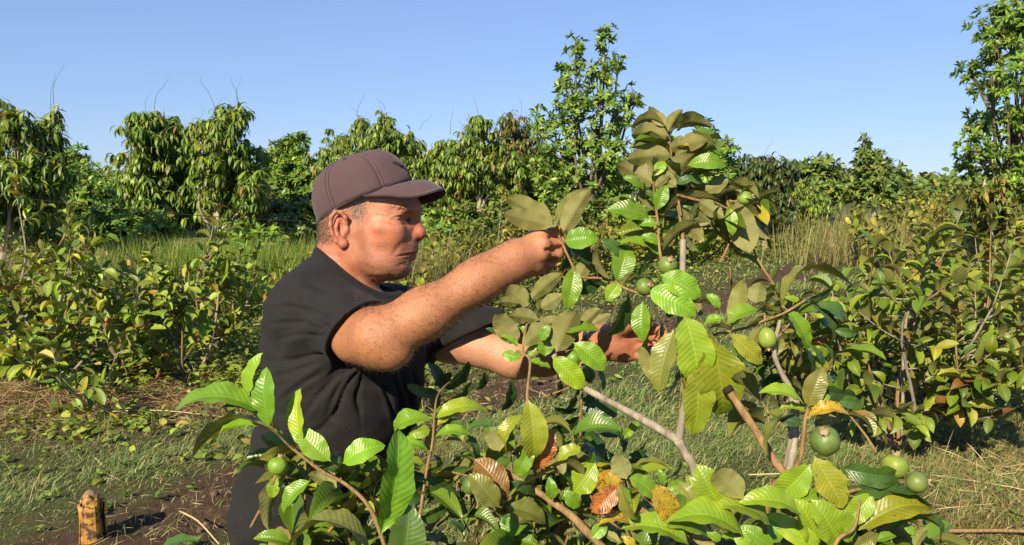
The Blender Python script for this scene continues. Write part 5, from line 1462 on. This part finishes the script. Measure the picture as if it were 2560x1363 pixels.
# ---------------------------------------------------------------- the guava bush in front
NRM = {'T': (0, .35, 1), 't': (.05, .9, .55), 'U': (0, .45, -1), 'v': (0, 1, -.5), 'D': (.85, -.15, .55), 'E': (-.85, .2, -.55),
       'u': (0, 1, .12), 'R': (.5, .35, .8), 'L': (-.6, .35, .8), 'X': (-.5, 1, -.2), 'Y': (.5, 1, .1)}
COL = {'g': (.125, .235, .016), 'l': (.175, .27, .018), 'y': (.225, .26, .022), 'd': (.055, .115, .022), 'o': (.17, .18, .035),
       'r': (.34, .12, .03), 'b': (.24, .13, .03), 'k': (.035, .075, .02), 'a': (.34, .235, .022)}  # k: shade put into the leaf colour, for leaves standing in shadow
LEAVES = '''
# 1.36 shoot above
1666 316 1628 273 .46 U .12 o
1663 316 1587 319 .46 v .3 o
1674 342 1589 336 .55 U .25 o
1676 339 1750 295 .5 v .15 g
1690 333 1771 319 .46 v .25 o
1674 373 1757 352 .5 U .25 o
1683 382 1770 353 .45 v .15 o
1668 370 1589 370 .46 v .3 d
1680 392 1580 398 .5 U .28 o
1688 398 1714 378 .5 U .1 o
1634 460 1551 413 .5 U .18 o
1639 487 1723 395 .42 U .08 o
1717 413 1805 416 .42 T .22 g
1636 441 1660 407 .5 T .1 l
1640 527 1608 466 .5 E .1 o
1641 527 1663 466 .45 T .1 g
1625 546 1532 524 .52 T .12 g
1648 572 1788 509 .34 v .24 o
1655 638 1753 563 .36 v .16 o
1646 543 1626 623 .42 E .1 o
1652 647 1551 610 .42 t .15 g
1705 487 1766 469 .4 v .1 o
1763 478 1814 450 .5 U .1 o
1794 493 1843 475 .45 v .1 o
1810 460 1889 490 .42 X .18 o
1840 503 1870 617 .56 U .06 o
1880 500 1912 588 .5 E .05 o
1824 521 1833 580 .4 T .05 g
1813 540 1746 623 .34 D .05 g
1790 520 1770 600 .6 D .1 d
1745 535 1800 565 .5 E .1 d
1715 560 1752 595 .6 U .05 o
1715 590 1742 622 .7 E .05 d
1690 460 1730 445 .5 T .1 d
1610 470 1565 445 .4 T .1 g
1700 500 1740 520 .5 D .1 d
1690 440 1730 430 .5 D .1 d
1640 500 1612 480 .5 D .1 d
1655 600 1690 570 .4 E .1 o
1630 440 1625 405 .35 U .1 b
1535 702 1497 618 .5 E .12 o
1540 705 1566 622 .52 T .1 g
1546 709 1522 748 .62 T .05 l
1552 722 1580 684 .4 U .1 o
1572 735 1521 834 .5 D .08 d
1500 600 1560 640 .4 D .1 d
1668 470 1640 440 .4 U .1 o
1600 600 1640 625 .3 D .1 d
1690 470 1640 430 .5 U .12 o
1700 450 1760 425 .48 v .2 o
1695 500 1640 515 .5 D .1 d
1690 420 1640 395 .5 U .2 o
1694 440 1750 455 .46 D .1 d
1705 520 1765 555 .46 E .1 o
1700 545 1655 575 .46 D .1 d
1672 330 1700 280 .48 U .1 o
1672 340 1640 300 .5 U .15 o
1678 380 1722 360 .5 v .2 o
1740 498 1800 540 .46 U .1 o
1760 502 1735 560 .46 E .1 d
1780 506 1830 470 .44 U .15 o
1800 512 1795 570 .46 E .1 d
1822 520 1860 560 .5 U .1 o
1845 505 1895 530 .5 E .1 o
1850 500 1890 470 .46 v .2 o
1655 610 1610 590 .46 T .1 g
1650 600 1700 610 .44 U .1 o
1645 560 1600 560 .5 T .1 g
1640 500 1690 520 .46 D .1 d
1637 470 1670 440 .46 U .1 o
1590 690 1610 655 .4 D .1 d
# 1.24 hanging leaves
1651 687 1741 736 .52 T .08 g
1621 725 1727 779 .5 T .1 g
1607 755 1607 843 .48 L .06 g
1636 792 1623 910 .30 E .06 o
1599 863 1626 941 .32 U .05 y
1682 826 1648 964 .42 L .05 o
1697 836 1672 983 .32 D .05 o
1709 789 1743 943 .52 T .05 l
1740 785 1735 735 .6 U .1 o
1743 900 1734 1067 .44 T .05 y
1778 848 1806 1022 .56 T .05 y
1830 829 1773 823 .5 v .12 o
1810 796 1765 809 .5 t .12 g
1827 819 1856 711 .34 U .05 l
1891 758 1898 712 .9 U .1 o
1894 775 1827 802 .55 t .12 g
1880 765 1930 775 .4 X .15 o
1827 833 1896 904 .42 T .08 y
1820 862 1890 905 .5 D .1 d
1905 816 1880 863 .55 U .05 o
1735 760 1790 770 .5 X .15 o
1760 800 1735 775 .5 D .1 d
1720 800 1690 815 .5 D .1 d
1660 790 1690 770 .5 D .1 k
1650 800 1640 860 .4 D .1 k
1745 830 1790 860 .4 X .1 o
1800 770 1770 740 .5 T .1 g
1700 930 1712 1000 .3 D .1 o
# 1.26 right shoots
1959 774 2101 705 .44 X .34 o
1968 777 2015 865 .46 R .1 g
1956 789 1997 901 .46 D .1 k
2023 757 2076 854 .44 D .16 d
2038 760 2106 807 .46 D .2 d
2023 862 2053 927 .5 D .12 d
2012 866 2023 947 .4 D .1 k
2085 824 2138 833 .4 D .15 d
2018 748 2073 725 .4 D .1 k
1953 786 1891 786 .42 v .18 o
2060 860 2082 915 .3 D .1 d
1945 885 1915 925 .5 D .1 d
1960 850 1930 870 .5 D .1 k
1940 890 1955 850 .4 T .1 o
2060 800 2030 830 .4 D .1 d
# 1.14 lower right
2006 1009 1909 987 .42 t .2 l
2021 1018 2053 933 .52 T .06 o
2025 1018 2069 992 .6 T .1 g
2015 1030 1956 1021 .4 t .15 l
2010 1035 1918 1115 .42 X .18 o
2005 1060 1950 1045 .5 D .1 k
2018 1047 2113 1036 .38 t .3 a
2050 1050 2100 1055 .4 E .2 b
2140 990 2045 975 .3 D .1 k
2100 1003 2145 1007 .6 D .1 d
2118 1031 2204 1110 .4 Y .22 b
2050 1062 2078 1050 .5 T .1 o
2026 1161 1950 1240 .56 T .08 l
2040 1140 2097 1257 .52 T .08 y
2097 1168 2237 1189 .36 D .2 d
2104 1219 2237 1212 .3 D .12 d
2203 1230 2315 1272 .42 Y .18 d
2148 1325 2316 1277 .42 t .22 y
2179 1230 2114 1308 .46 T .08 l
1990 1265 2040 1230 .55 T .1 g
2130 1352 2085 1278 .62 T .06 l
2097 1360 2043 1266 .62 T .06 l
2048 1362 1999 1263 .58 T .06 l
2050 1372 1931 1296 .38 T .08 l
1951 1355 1921 1307 .6 T .08 g
2260 1320 2292 1332 .5 T .1 g
2320 1322 2290 1365 .5 U .1 o
2190 1355 2235 1340 .5 t .1 g
2195 1335 2140 1368 .45 T .1 o
2335 1285 2342 1362 .5 D .1 d
2080 1330 2120 1290 .5 T .05 l
2230 1240 2200 1300 .4 D .1 k
# 1.06 bottom middle
1804 1270 1750 1178 .66 T .05 l
1860 1354 1692 1298 .42 t .22 l
1926 1315 1806 1265 .46 t .16 l
1998 1288 1866 1259 .42 t .2 l
1724 1368 1573 1325 .42 t .2 l
1771 1346 1650 1310 .42 t .2 l
1855 1248 1795 1182 .6 U .06 o
1810 1264 1854 1240 .5 T .1 g
1790 1360 1735 1335 .4 E .15 b
1744 1271 1704 1212 .5 T .1 o
1740 1237 1720 1193 .5 T .1 y
1668 1219 1709 1207 .6 T .1 g
1662 1214 1648 1178 .5 T .1 g
1665 1197 1702 1153 .5 D .1 d
1569 1192 1667 1171 .46 X .2 o
1571 1193 1639 1235 .54 T .08 g
1565 1198 1542 1143 .7 U .06 o
1636 1209 1682 1302 .48 T .08 a
1632 1195 1674 1227 .36 X .1 b
1549 1209 1585 1292 .36 L .1 o
1530 1173 1508 1232 .75 T .06 a
1549 1215 1486 1273 .55 T .08 r
1520 1180 1545 1225 .6 T .06 a
1613 1310 1608 1280 .5 U .1 o
1578 1315 1505 1308 .42 t .25 a
1480 1345 1512 1312 .6 T .1 g
1550 1358 1510 1335 .5 E .1 o
1800 1352 1772 1328 .6 T .1 g
1800 1345 1852 1356 .4 t .1 g
1934 1370 1860 1323 .46 T .1 g
1890 1374 1843 1350 .5 T .1 g
1590 1366 1560 1345 .5 T .1 a
1640 1370 1690 1350 .4 D .1 o
# 1.28 middle
1321 1002 1334 1136 .46 R .1 y
1315 1036 1268 1124 .34 L .42 y
1340 1176 1378 1088 .46 T .06 r
1335 1115 1292 1180 .46 T .1 g
1451 1117 1399 1147 .6 t .1 y
1489 1160 1438 1225 .66 T .06 l
1485 1130 1455 1175 .5 D .1 d
1247 1129 1227 1079 .72 U .06 o
1236 1068 1174 1072 .58 t .1 d
1265 1269 1355 1301 .52 t .12 o
1274 1244 1387 1185 .36 X .08 o
1271 1244 1195 1160 .52 T .08 b
1247 1269 1183 1193 .46 T .08 o
1327 1306 1230 1357 .42 t .12 g
1350 1368 1284 1357 .5 t .1 g
1380 1250 1374 1200 .5 T .1 g
1450 1265 1414 1234 .6 T .1 g
1470 1330 1464 1300 .6 U .1 o
1475 1347 1512 1315 .6 T .1 g
1445 1325 1414 1336 .5 U .1 o
1385 1130 1406 1180 .5 U .1 o
1400 1160 1428 1222 .5 D .1 d
1475 1190 1496 1250 .5 D .1 k
1278 1204 1330 1230 .4 D .1 k
1250 1290 1300 1310 .5 D .1 d
1300 1260 1262 1300 .5 D .1 d
1190 1250 1145 1296 .5 D .1 d
1235 1260 1190 1230 .6 D .1 d
1220 1300 1190 1352 .5 E .1 b
1300 1330 1340 1350 .5 D .1 d
1160 1330 1130 1300 .5 D .1 k
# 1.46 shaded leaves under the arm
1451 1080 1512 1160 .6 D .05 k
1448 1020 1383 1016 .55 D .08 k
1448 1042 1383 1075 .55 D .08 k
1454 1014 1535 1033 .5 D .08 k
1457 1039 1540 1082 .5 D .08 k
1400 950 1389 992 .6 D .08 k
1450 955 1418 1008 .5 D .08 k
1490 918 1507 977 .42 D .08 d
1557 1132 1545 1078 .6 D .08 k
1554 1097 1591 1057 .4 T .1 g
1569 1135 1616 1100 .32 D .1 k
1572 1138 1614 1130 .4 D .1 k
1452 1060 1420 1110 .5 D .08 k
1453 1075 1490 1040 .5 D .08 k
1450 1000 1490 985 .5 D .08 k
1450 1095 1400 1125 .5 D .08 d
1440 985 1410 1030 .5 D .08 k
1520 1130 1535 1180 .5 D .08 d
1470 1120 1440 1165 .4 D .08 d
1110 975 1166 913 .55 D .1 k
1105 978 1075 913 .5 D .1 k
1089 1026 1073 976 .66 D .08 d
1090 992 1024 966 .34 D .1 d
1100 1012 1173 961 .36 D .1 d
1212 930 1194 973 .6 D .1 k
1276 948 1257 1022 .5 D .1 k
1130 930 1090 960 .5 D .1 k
# 1.32 left of centre
1087 1049 1204 1024 .34 t .2 l
1084 1049 997 1096 .46 t .38 g
1086 1066 1151 1033 .42 t .15 y
1075 1075 1028 1086 .6 T .1 l
1075 1131 1091 1068 .46 E .1 o
1069 1131 996 1126 .5 t .3 g
1062 1162 976 1172 .5 t .3 y
1075 1148 1173 1138 .4 Y .34 o
1126 1143 1199 1164 .4 X .1 o
1177 1090 1098 1088 .42 t .18 g
1170 1080 1113 1060 .55 D .1 d
1165 1085 1192 1148 .42 D .1 d
1062 1206 970 1213 .4 D .2 k
1060 1240 968 1247 .4 D .2 k
1053 1240 1126 1204 .5 D .15 d
1120 1220 1139 1272 .5 D .1 k
1040 1300 1113 1262 .42 D .1 d
1066 1180 1105 1160 .4 D .1 d
1064 1190 1020 1180 .4 D .1 k
1058 1225 1100 1230 .4 D .1 k
1130 1180 1165 1170 .5 D .1 d
1100 1180 1090 1140 .4 D .1 d
# .97 nearest, lower left
1000 1425 1025 1286 .62 R .06 d
930 1385 738 1372 .5 X .32 o
949 1331 992 1100 .4 R .08 g
# 1.2 lower left shoot
624 1011 648 895 .46 L .05 l
676 1065 660 937 .46 T .06 g
658 1037 462 1022 .36 t .22 g
661 1052 565 1020 .34 v .1 d
717 1115 510 1126 .36 v .24 o
640 1065 545 1098 .4 t .15 g
754 1118 743 987 .36 L .06 l
827 1152 752 1081 .46 T .08 g
787 1187 695 1144 .46 v .32 b
857 1157 949 1118 .5 T .2 g
728 1166 669 1303 .36 E .1 o
692 1190 680 1240 .5 T .05 l
842 1216 780 1190 .62 E .1 o
779 1203 711 1270 .44 t .1 g
846 1220 794 1251 .6 D .12 d
860 1205 892 1163 .6 D .1 d
895 1262 822 1310 .55 D .1 d
890 1240 845 1277 .6 D .1 a
850 1240 880 1280 .5 D .1 k
900 1180 940 1150 .4 D .1 d
820 1175 800 1150 .5 D .1 d
400 1375 482 1352 .4 t .1 d
# 1.42 shoot in the hand
1383 567 1280 500 .44 U .06 o
1378 568 1273 537 .42 U .06 o
1387 567 1455 482 .36 U .05 o
1407 583 1464 487 .42 U .05 o
1412 603 1486 596 .62 T .1 g
1418 605 1400 672 .62 D .1 k
1425 610 1472 655 .6 D .1 k
1437 667 1420 760 .46 T .08 g
1437 715 1472 655 .5 U .1 o
1507 695 1437 722 .46 D .1 k
1440 630 1475 610 .6 D .1 d
# 1.4 shoot before the far forearm
1321 762 1265 725 .72 U .06 o
1326 750 1395 692 .42 U .06 o
1300 760 1248 758 .55 U .06 o
1345 780 1386 738 .6 E .06 d
1350 772 1402 740 .5 U .06 o
1292 859 1245 792 .6 U .05 o
1345 800 1280 790 .6 U .06 o
1311 867 1392 797 .44 U .06 o
1390 879 1437 790 .58 U .1 o
1457 815 1494 775 .6 U .06 o
1478 812 1521 788 .4 U .06 o
1425 828 1457 787 .5 E .06 d
1415 837 1490 828 .5 t .12 g
1434 857 1504 917 .5 T .1 g
1380 892 1452 962 .46 T .08 l
1362 890 1359 843 .7 T .06 g
1318 890 1339 864 .5 T .06 g
1302 894 1260 888 .56 T .08 g
1322 902 1369 918 .56 t .06 g
1325 895 1346 880 .4 U .06 o
1350 850 1372 818 .6 T .06 g
1297 868 1257 840 .36 t .06 g
1310 893 1293 877 .4 U .06 o
1275 855 1222 825 .42 D .1 k
1400 870 1445 840 .5 D .1 d
1330 860 1290 830 .5 E .1 o
1340 840 1375 810 .5 U .1 o
1405 845 1370 860 .5 D .1 d
'''
FRUITS = [ # px, py, d, rx px, ry px, axis (right, up, toward), colour
    (1669, 665, 1.27, 25, 25, (.05, .55, .75), (.15, .22, .035)), (1611, 718, 1.26, 22, 22, (.35, .25, .8), (.14, .21, .035)),
    (1918, 845, 1.25, 22, 27, (.1, -1, .1), (.26, .34, .05)), (1862, 497, 1.38, 19, 19, (.8, .2, .1), (.20, .30, .05)),
    (1312, 826, 1.43, 17, 22, (.1, 1, .2), (.16, .25, .03)), (1432, 897, 1.43, 24, 22, (.8, -.5, .2), (.14, .26, .02)),
    (1470, 935, 1.5, 18, 20, (.2, -1, .1), (.10, .16, .03)), (2063, 1104, 1.12, 36, 40, (-.35, .75, .7), (.13, .20, .045)),
    (2237, 1166, 1.16, 32, 29, (.15, .8, -.1), (.22, .29, .04)), (2292, 1206, 1.15, 27, 26, (.9, .05, .15), (.15, .20, .04)),
    (695, 1166, 1.19, 25, 23, (.2, 1, -.3), (.19, .33, .03)), (838, 1157, 1.22, 20, 23, (.1, 1, .2), (.07, .12, .03)),
    (1177, 1212, 1.32, 22, 26, (-.2, -.8, .3), (.09, .15, .03)), (1668, 700, 1.33, 14, 15, (.1, -1, .3), (.14, .22, .04))]
P = lambda *a: [pw(x, y, d) for x, y, d in a]
BRANCHES = [ # points (px, py, depth), radius start, radius end, material
    (P((1770, 1420, 1.30), (1740, 1192, 1.28), (1712, 1130, 1.28), (1696, 1100, 1.28)), .0085, .0085, 'g'),
    (P((1698, 1104, 1.28), (1706, 1040, 1.27), (1716, 990, 1.27), (1712, 900, 1.28), (1700, 820, 1.30), (1706, 700, 1.34), (1708, 600, 1.36)), .0075, .005, 'g'),
    (P((1708, 602, 1.365), (1702, 552, 1.372), (1690, 484, 1.378), (1688, 430, 1.378), (1680, 390, 1.375), (1670, 318, 1.368)), .0065, .0035, 't'),
    (P((1697, 1102, 1.28), (1644, 1070, 1.30), (1545, 1015, 1.36), (1445, 962, 1.42), (1400, 925, 1.44), (1385, 885, 1.42)), .0078, .0045, 'g'),
    (P((1445, 962, 1.42), (1400, 978, 1.46), (1356, 994, 1.48)), .0035, .0022, 't'),
    (P((1455, 985, 1.44), (1452, 1040, 1.45), (1451, 1092, 1.45)), .004, .003, 't'),
    (P((1692, 487, 1.36), (1740, 500, 1.37), (1788, 508, 1.38), (1822, 521, 1.38), (1850, 505, 1.38)), .005, .0028, 't'),
    (P((1700, 790, 1.31), (1665, 700, 1.31), (1650, 630, 1.34), (1643, 545, 1.362), (1636, 490, 1.366), (1634, 455, 1.364)), .005, .003, 't'),
    (P((1690, 760, 1.31), (1620, 740, 1.32), (1565, 722, 1.35), (1537, 703, 1.36)), .0045, .003, 't'),
    (P((1565, 722, 1.35), (1505, 697, 1.40), (1450, 690, 1.42), (1420, 640, 1.425), (1398, 590, 1.435), (1386, 566, 1.43)), .004, .003, 't'),
    (P((1704, 830, 1.30), (1770, 838, 1.28), (1830, 828, 1.27), (1880, 815, 1.26), (1912, 801, 1.25), (1958, 784, 1.26), (2015, 750, 1.27)), .005, .003, 't'),
    (P((1960, 1200, 1.2), (1985, 1060, 1.2), (1975, 975, 1.24), (1958, 940, 1.26), (1935, 880, 1.26), (1950, 800, 1.26)), .006, .0035, 'g'),
    (P((1968, 1190, 1.16), (1935, 1150, 1.17), (1890, 1078, 1.2), (1850, 1018, 1.22), (1824, 980, 1.23)), .0085, .0075, 'c'),
    (P((1900, 1420, 1.2), (1925, 1235, 1.18), (1968, 1190, 1.16), (2000, 1150, 1.15), (2012, 1060, 1.14), (2022, 1015, 1.14)), .009, .004, 't'),
    (P((1968, 1190, 1.17), (1985, 1120, 1.18), (1990, 1050, 1.2), (1990, 1000, 1.2)), .006, .005, 'g'),
    (P((1980, 1290, 1.15), (2090, 1240, 1.13), (2180, 1215, 1.15), (2260, 1195, 1.16)), .005, .003, 't'),
    (P((1600, 1460, 1.26), (1476, 1338, 1.26), (1430, 1291, 1.27), (1383, 1257, 1.29), (1324, 1216, 1.31), (1243, 1167, 1.33)), .0085, .006, 'c'),
    (P((1340, 1195, 1.3), (1330, 1130, 1.3), (1318, 1000, 1.34), (1325, 904, 1.39), (1307, 872, 1.40), (1325, 770, 1.42)), .0055, .0035, 't'),
    (P((1279, 1204, 1.32), (1278, 1140, 1.33)), .002, .002, 't'),
    (P((1030, 1420, 1.3), (1052, 1274, 1.31), (1062, 1206, 1.32), (1072, 1150, 1.32), (1082, 1100, 1.32), (1088, 1020, 1.33), (1100, 980, 1.42), (1140, 940, 1.48)), .005, .0025, 't'),
    (P((980, 1420, 1.2), (930, 1280, 1.19), (870, 1215, 1.2), (800, 1175, 1.2), (720, 1110, 1.2), (662, 1045, 1.2), (630, 1010, 1.2)), .006, .003, 't'),
    (P((1190, 1420, 1.3), (1195, 1250, 1.31), (1190, 1200, 1.32), (1130, 1180, 1.32)), .004, .0025, 't'),
    (P((1690, 1330, 1.1), (1640, 1270, 1.08), (1565, 1195, 1.07), (1535, 1170, 1.08)), .005, .003, 't'),
    (P((1700, 1420, 1.1), (1720, 1330, 1.08), (1690, 1300, 1.07), (1650, 1215, 1.07)), .005, .003, 't'),
    (P((1578, 1420, 1.1), (1585, 1330, 1.07), (1584, 1290, 1.07)), .0035, .0025, 't'),
    (P((2060, 1430, 1.12), (2095, 1350, 1.11), (2135, 1320, 1.12), (2150, 1250, 1.13)), .005, .003, 't'),
    (P((1340, 1195, 1.3), (1260, 1255, 1.29), (1210, 1240, 1.29)), .004, .0025, 't'),
]
FB = np.array([.40, 1.42, 0.0])
bush = empty('guava_bush', FB, 'guava bush in front of the man, big ribbed leaves and round green guavas', 'bush')
mats = {'g': M_BARK, 't': M_TWIG, 'c': M_TWIG}
V, Ft = tubes([(spline([FB - [0, 0, .1], FB + [.0, .01, .3], FB + [.01, -.02, .6], pw(1780, 1430, 1.3)], 14), np.linspace(.028, .014, 14))], 10)
mesh_np('trunk', V, Ft, bush, M_BARK)
for k, (pts, r0, r1, mt) in enumerate(BRANCHES):
    q = spline(pts, 6 * len(pts))
    if pts[0][2] < .82:                                     # leads down to the trunk
        f = FB + [.005, 0, .35 + .02 * (k % 7)]
        q = np.concatenate([spline([f, (f + q[0]) / 2 + [0, 0, -.05], q[0]], 8)[:-1], q])
    if mt == 't': r0, r1 = r0 * .58, r1 * .62
    elif mt == 'c': r0, r1 = r0 * .8, r1 * .85
    rad = np.linspace(r0, r1, len(q)) * (1 + .10 * np.interp(np.arange(len(q)), np.arange(0, len(q), 3), rng.normal(0, .8, len(np.arange(0, len(q), 3)))))
    V, Ft = tubes([(q, rad)], 9)
    mesh_np('branch', V, Ft, bush, mats[mt])
q = spline(P((1824, 981, 1.23), (1815, 968, 1.232)), 3)
V, Ft = tubes([(q, [.0085, .0088, .0078])], 10); mesh_np('cut_end', V, Ft, bush, M_CUT)

dep = 1.3; nleaf = 0
tip_nodes = []
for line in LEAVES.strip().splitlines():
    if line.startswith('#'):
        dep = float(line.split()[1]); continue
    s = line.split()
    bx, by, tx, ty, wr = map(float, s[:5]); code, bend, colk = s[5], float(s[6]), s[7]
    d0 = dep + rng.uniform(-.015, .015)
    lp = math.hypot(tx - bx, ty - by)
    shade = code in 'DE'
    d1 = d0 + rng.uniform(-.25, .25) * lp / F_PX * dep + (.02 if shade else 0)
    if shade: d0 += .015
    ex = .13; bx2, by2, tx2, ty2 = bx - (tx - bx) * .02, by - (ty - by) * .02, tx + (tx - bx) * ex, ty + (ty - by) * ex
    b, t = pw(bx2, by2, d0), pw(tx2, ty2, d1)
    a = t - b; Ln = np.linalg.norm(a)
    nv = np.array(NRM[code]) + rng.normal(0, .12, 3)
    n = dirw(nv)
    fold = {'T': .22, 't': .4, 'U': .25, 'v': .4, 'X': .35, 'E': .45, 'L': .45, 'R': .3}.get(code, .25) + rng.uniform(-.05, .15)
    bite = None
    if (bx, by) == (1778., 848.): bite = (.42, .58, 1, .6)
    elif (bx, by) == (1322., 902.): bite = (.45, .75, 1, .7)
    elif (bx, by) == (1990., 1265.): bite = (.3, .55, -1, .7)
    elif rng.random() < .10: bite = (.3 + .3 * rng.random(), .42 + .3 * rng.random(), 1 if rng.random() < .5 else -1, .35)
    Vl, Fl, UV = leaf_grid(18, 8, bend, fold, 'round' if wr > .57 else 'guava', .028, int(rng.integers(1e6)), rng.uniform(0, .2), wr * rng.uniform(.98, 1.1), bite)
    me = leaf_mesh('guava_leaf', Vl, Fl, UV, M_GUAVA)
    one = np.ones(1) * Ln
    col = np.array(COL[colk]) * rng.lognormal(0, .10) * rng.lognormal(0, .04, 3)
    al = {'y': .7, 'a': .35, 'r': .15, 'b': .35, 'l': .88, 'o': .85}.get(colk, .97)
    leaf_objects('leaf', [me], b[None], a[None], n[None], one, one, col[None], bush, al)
    nleaf += 1
# small leaves deep in the bush, down to the frame's lower edge
fill_spots = [(rng.uniform(1110, 2300), rng.uniform(1190, 1480), rng.uniform(1.2, 1.6)) for _ in range(24)]
for (x, y, d) in fill_spots:
    if nleaf > 298: break
    c = pw(x, y, d)
    ax = nrm(dirw((rng.normal(0, .6), 1, rng.normal(0, .6))))
    foot = FB + [0, 0, rng.uniform(.3, .55)]
    V, Ft = tubes([(spline([foot, (foot + c) / 2 + rng.normal(0, .04, 3), c], 8), np.linspace(.005, .0022, 8))], 6)
    mesh_np('branch', V, Ft, bush, M_TWIG)
    k = 3 if rng.random() < .6 else 2
    az = rng.uniform(0, 6.28)
    D_, N_, B_ = [], [], []
    for j in range(k):
        dd = nrm(np.array([math.cos(az + j * 2.2), math.sin(az + j * 2.2), rng.uniform(-.3, .5)]))
        D_.append(dd); N_.append([0, 0, 1.0] + rng.normal(0, .3, 3)); B_.append(c - ax * .012 * j)
    L_ = rng.uniform(.05, .085, k)
    leaf_objects('leaf', ME_GUAVA, np.array(B_), np.array(D_), np.array(N_), L_, L_ * .5, pick_tints(k, PAL_GUAVA), bush, .9)
    nleaf += k
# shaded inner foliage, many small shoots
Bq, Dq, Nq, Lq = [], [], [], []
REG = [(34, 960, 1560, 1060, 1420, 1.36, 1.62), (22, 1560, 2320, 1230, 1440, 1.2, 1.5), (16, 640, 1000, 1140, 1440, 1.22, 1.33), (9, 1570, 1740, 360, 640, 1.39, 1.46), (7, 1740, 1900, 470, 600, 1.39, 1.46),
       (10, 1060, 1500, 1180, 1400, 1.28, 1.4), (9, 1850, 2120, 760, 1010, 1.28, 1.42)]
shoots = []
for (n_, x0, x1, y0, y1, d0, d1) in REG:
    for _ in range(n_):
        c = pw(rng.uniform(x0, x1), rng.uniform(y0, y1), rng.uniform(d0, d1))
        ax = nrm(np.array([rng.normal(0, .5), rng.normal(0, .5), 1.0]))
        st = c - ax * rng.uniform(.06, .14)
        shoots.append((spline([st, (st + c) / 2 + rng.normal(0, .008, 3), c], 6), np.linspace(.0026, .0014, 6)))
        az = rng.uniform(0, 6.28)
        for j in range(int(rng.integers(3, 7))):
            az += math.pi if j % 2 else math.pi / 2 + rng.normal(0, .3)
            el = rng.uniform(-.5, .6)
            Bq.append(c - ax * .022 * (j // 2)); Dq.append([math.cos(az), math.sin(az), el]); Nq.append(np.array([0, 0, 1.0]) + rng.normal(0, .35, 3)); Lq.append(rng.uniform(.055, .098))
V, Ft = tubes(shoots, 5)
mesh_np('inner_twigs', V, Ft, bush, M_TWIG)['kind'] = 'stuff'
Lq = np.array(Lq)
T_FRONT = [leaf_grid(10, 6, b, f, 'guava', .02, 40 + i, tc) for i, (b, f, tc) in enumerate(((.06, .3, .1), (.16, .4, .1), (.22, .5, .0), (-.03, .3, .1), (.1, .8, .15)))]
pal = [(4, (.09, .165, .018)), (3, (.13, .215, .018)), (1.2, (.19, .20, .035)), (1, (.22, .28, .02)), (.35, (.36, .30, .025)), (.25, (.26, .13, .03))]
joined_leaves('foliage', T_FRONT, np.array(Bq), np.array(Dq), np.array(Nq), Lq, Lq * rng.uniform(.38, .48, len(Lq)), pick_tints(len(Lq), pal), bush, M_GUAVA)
for (x, y, d, rx, ry, ax, col) in FRUITS:
    guava_fruit(bush, pw(x, y, d), rx / F_PX * d, ry / F_PX * d, dirw(ax), col)
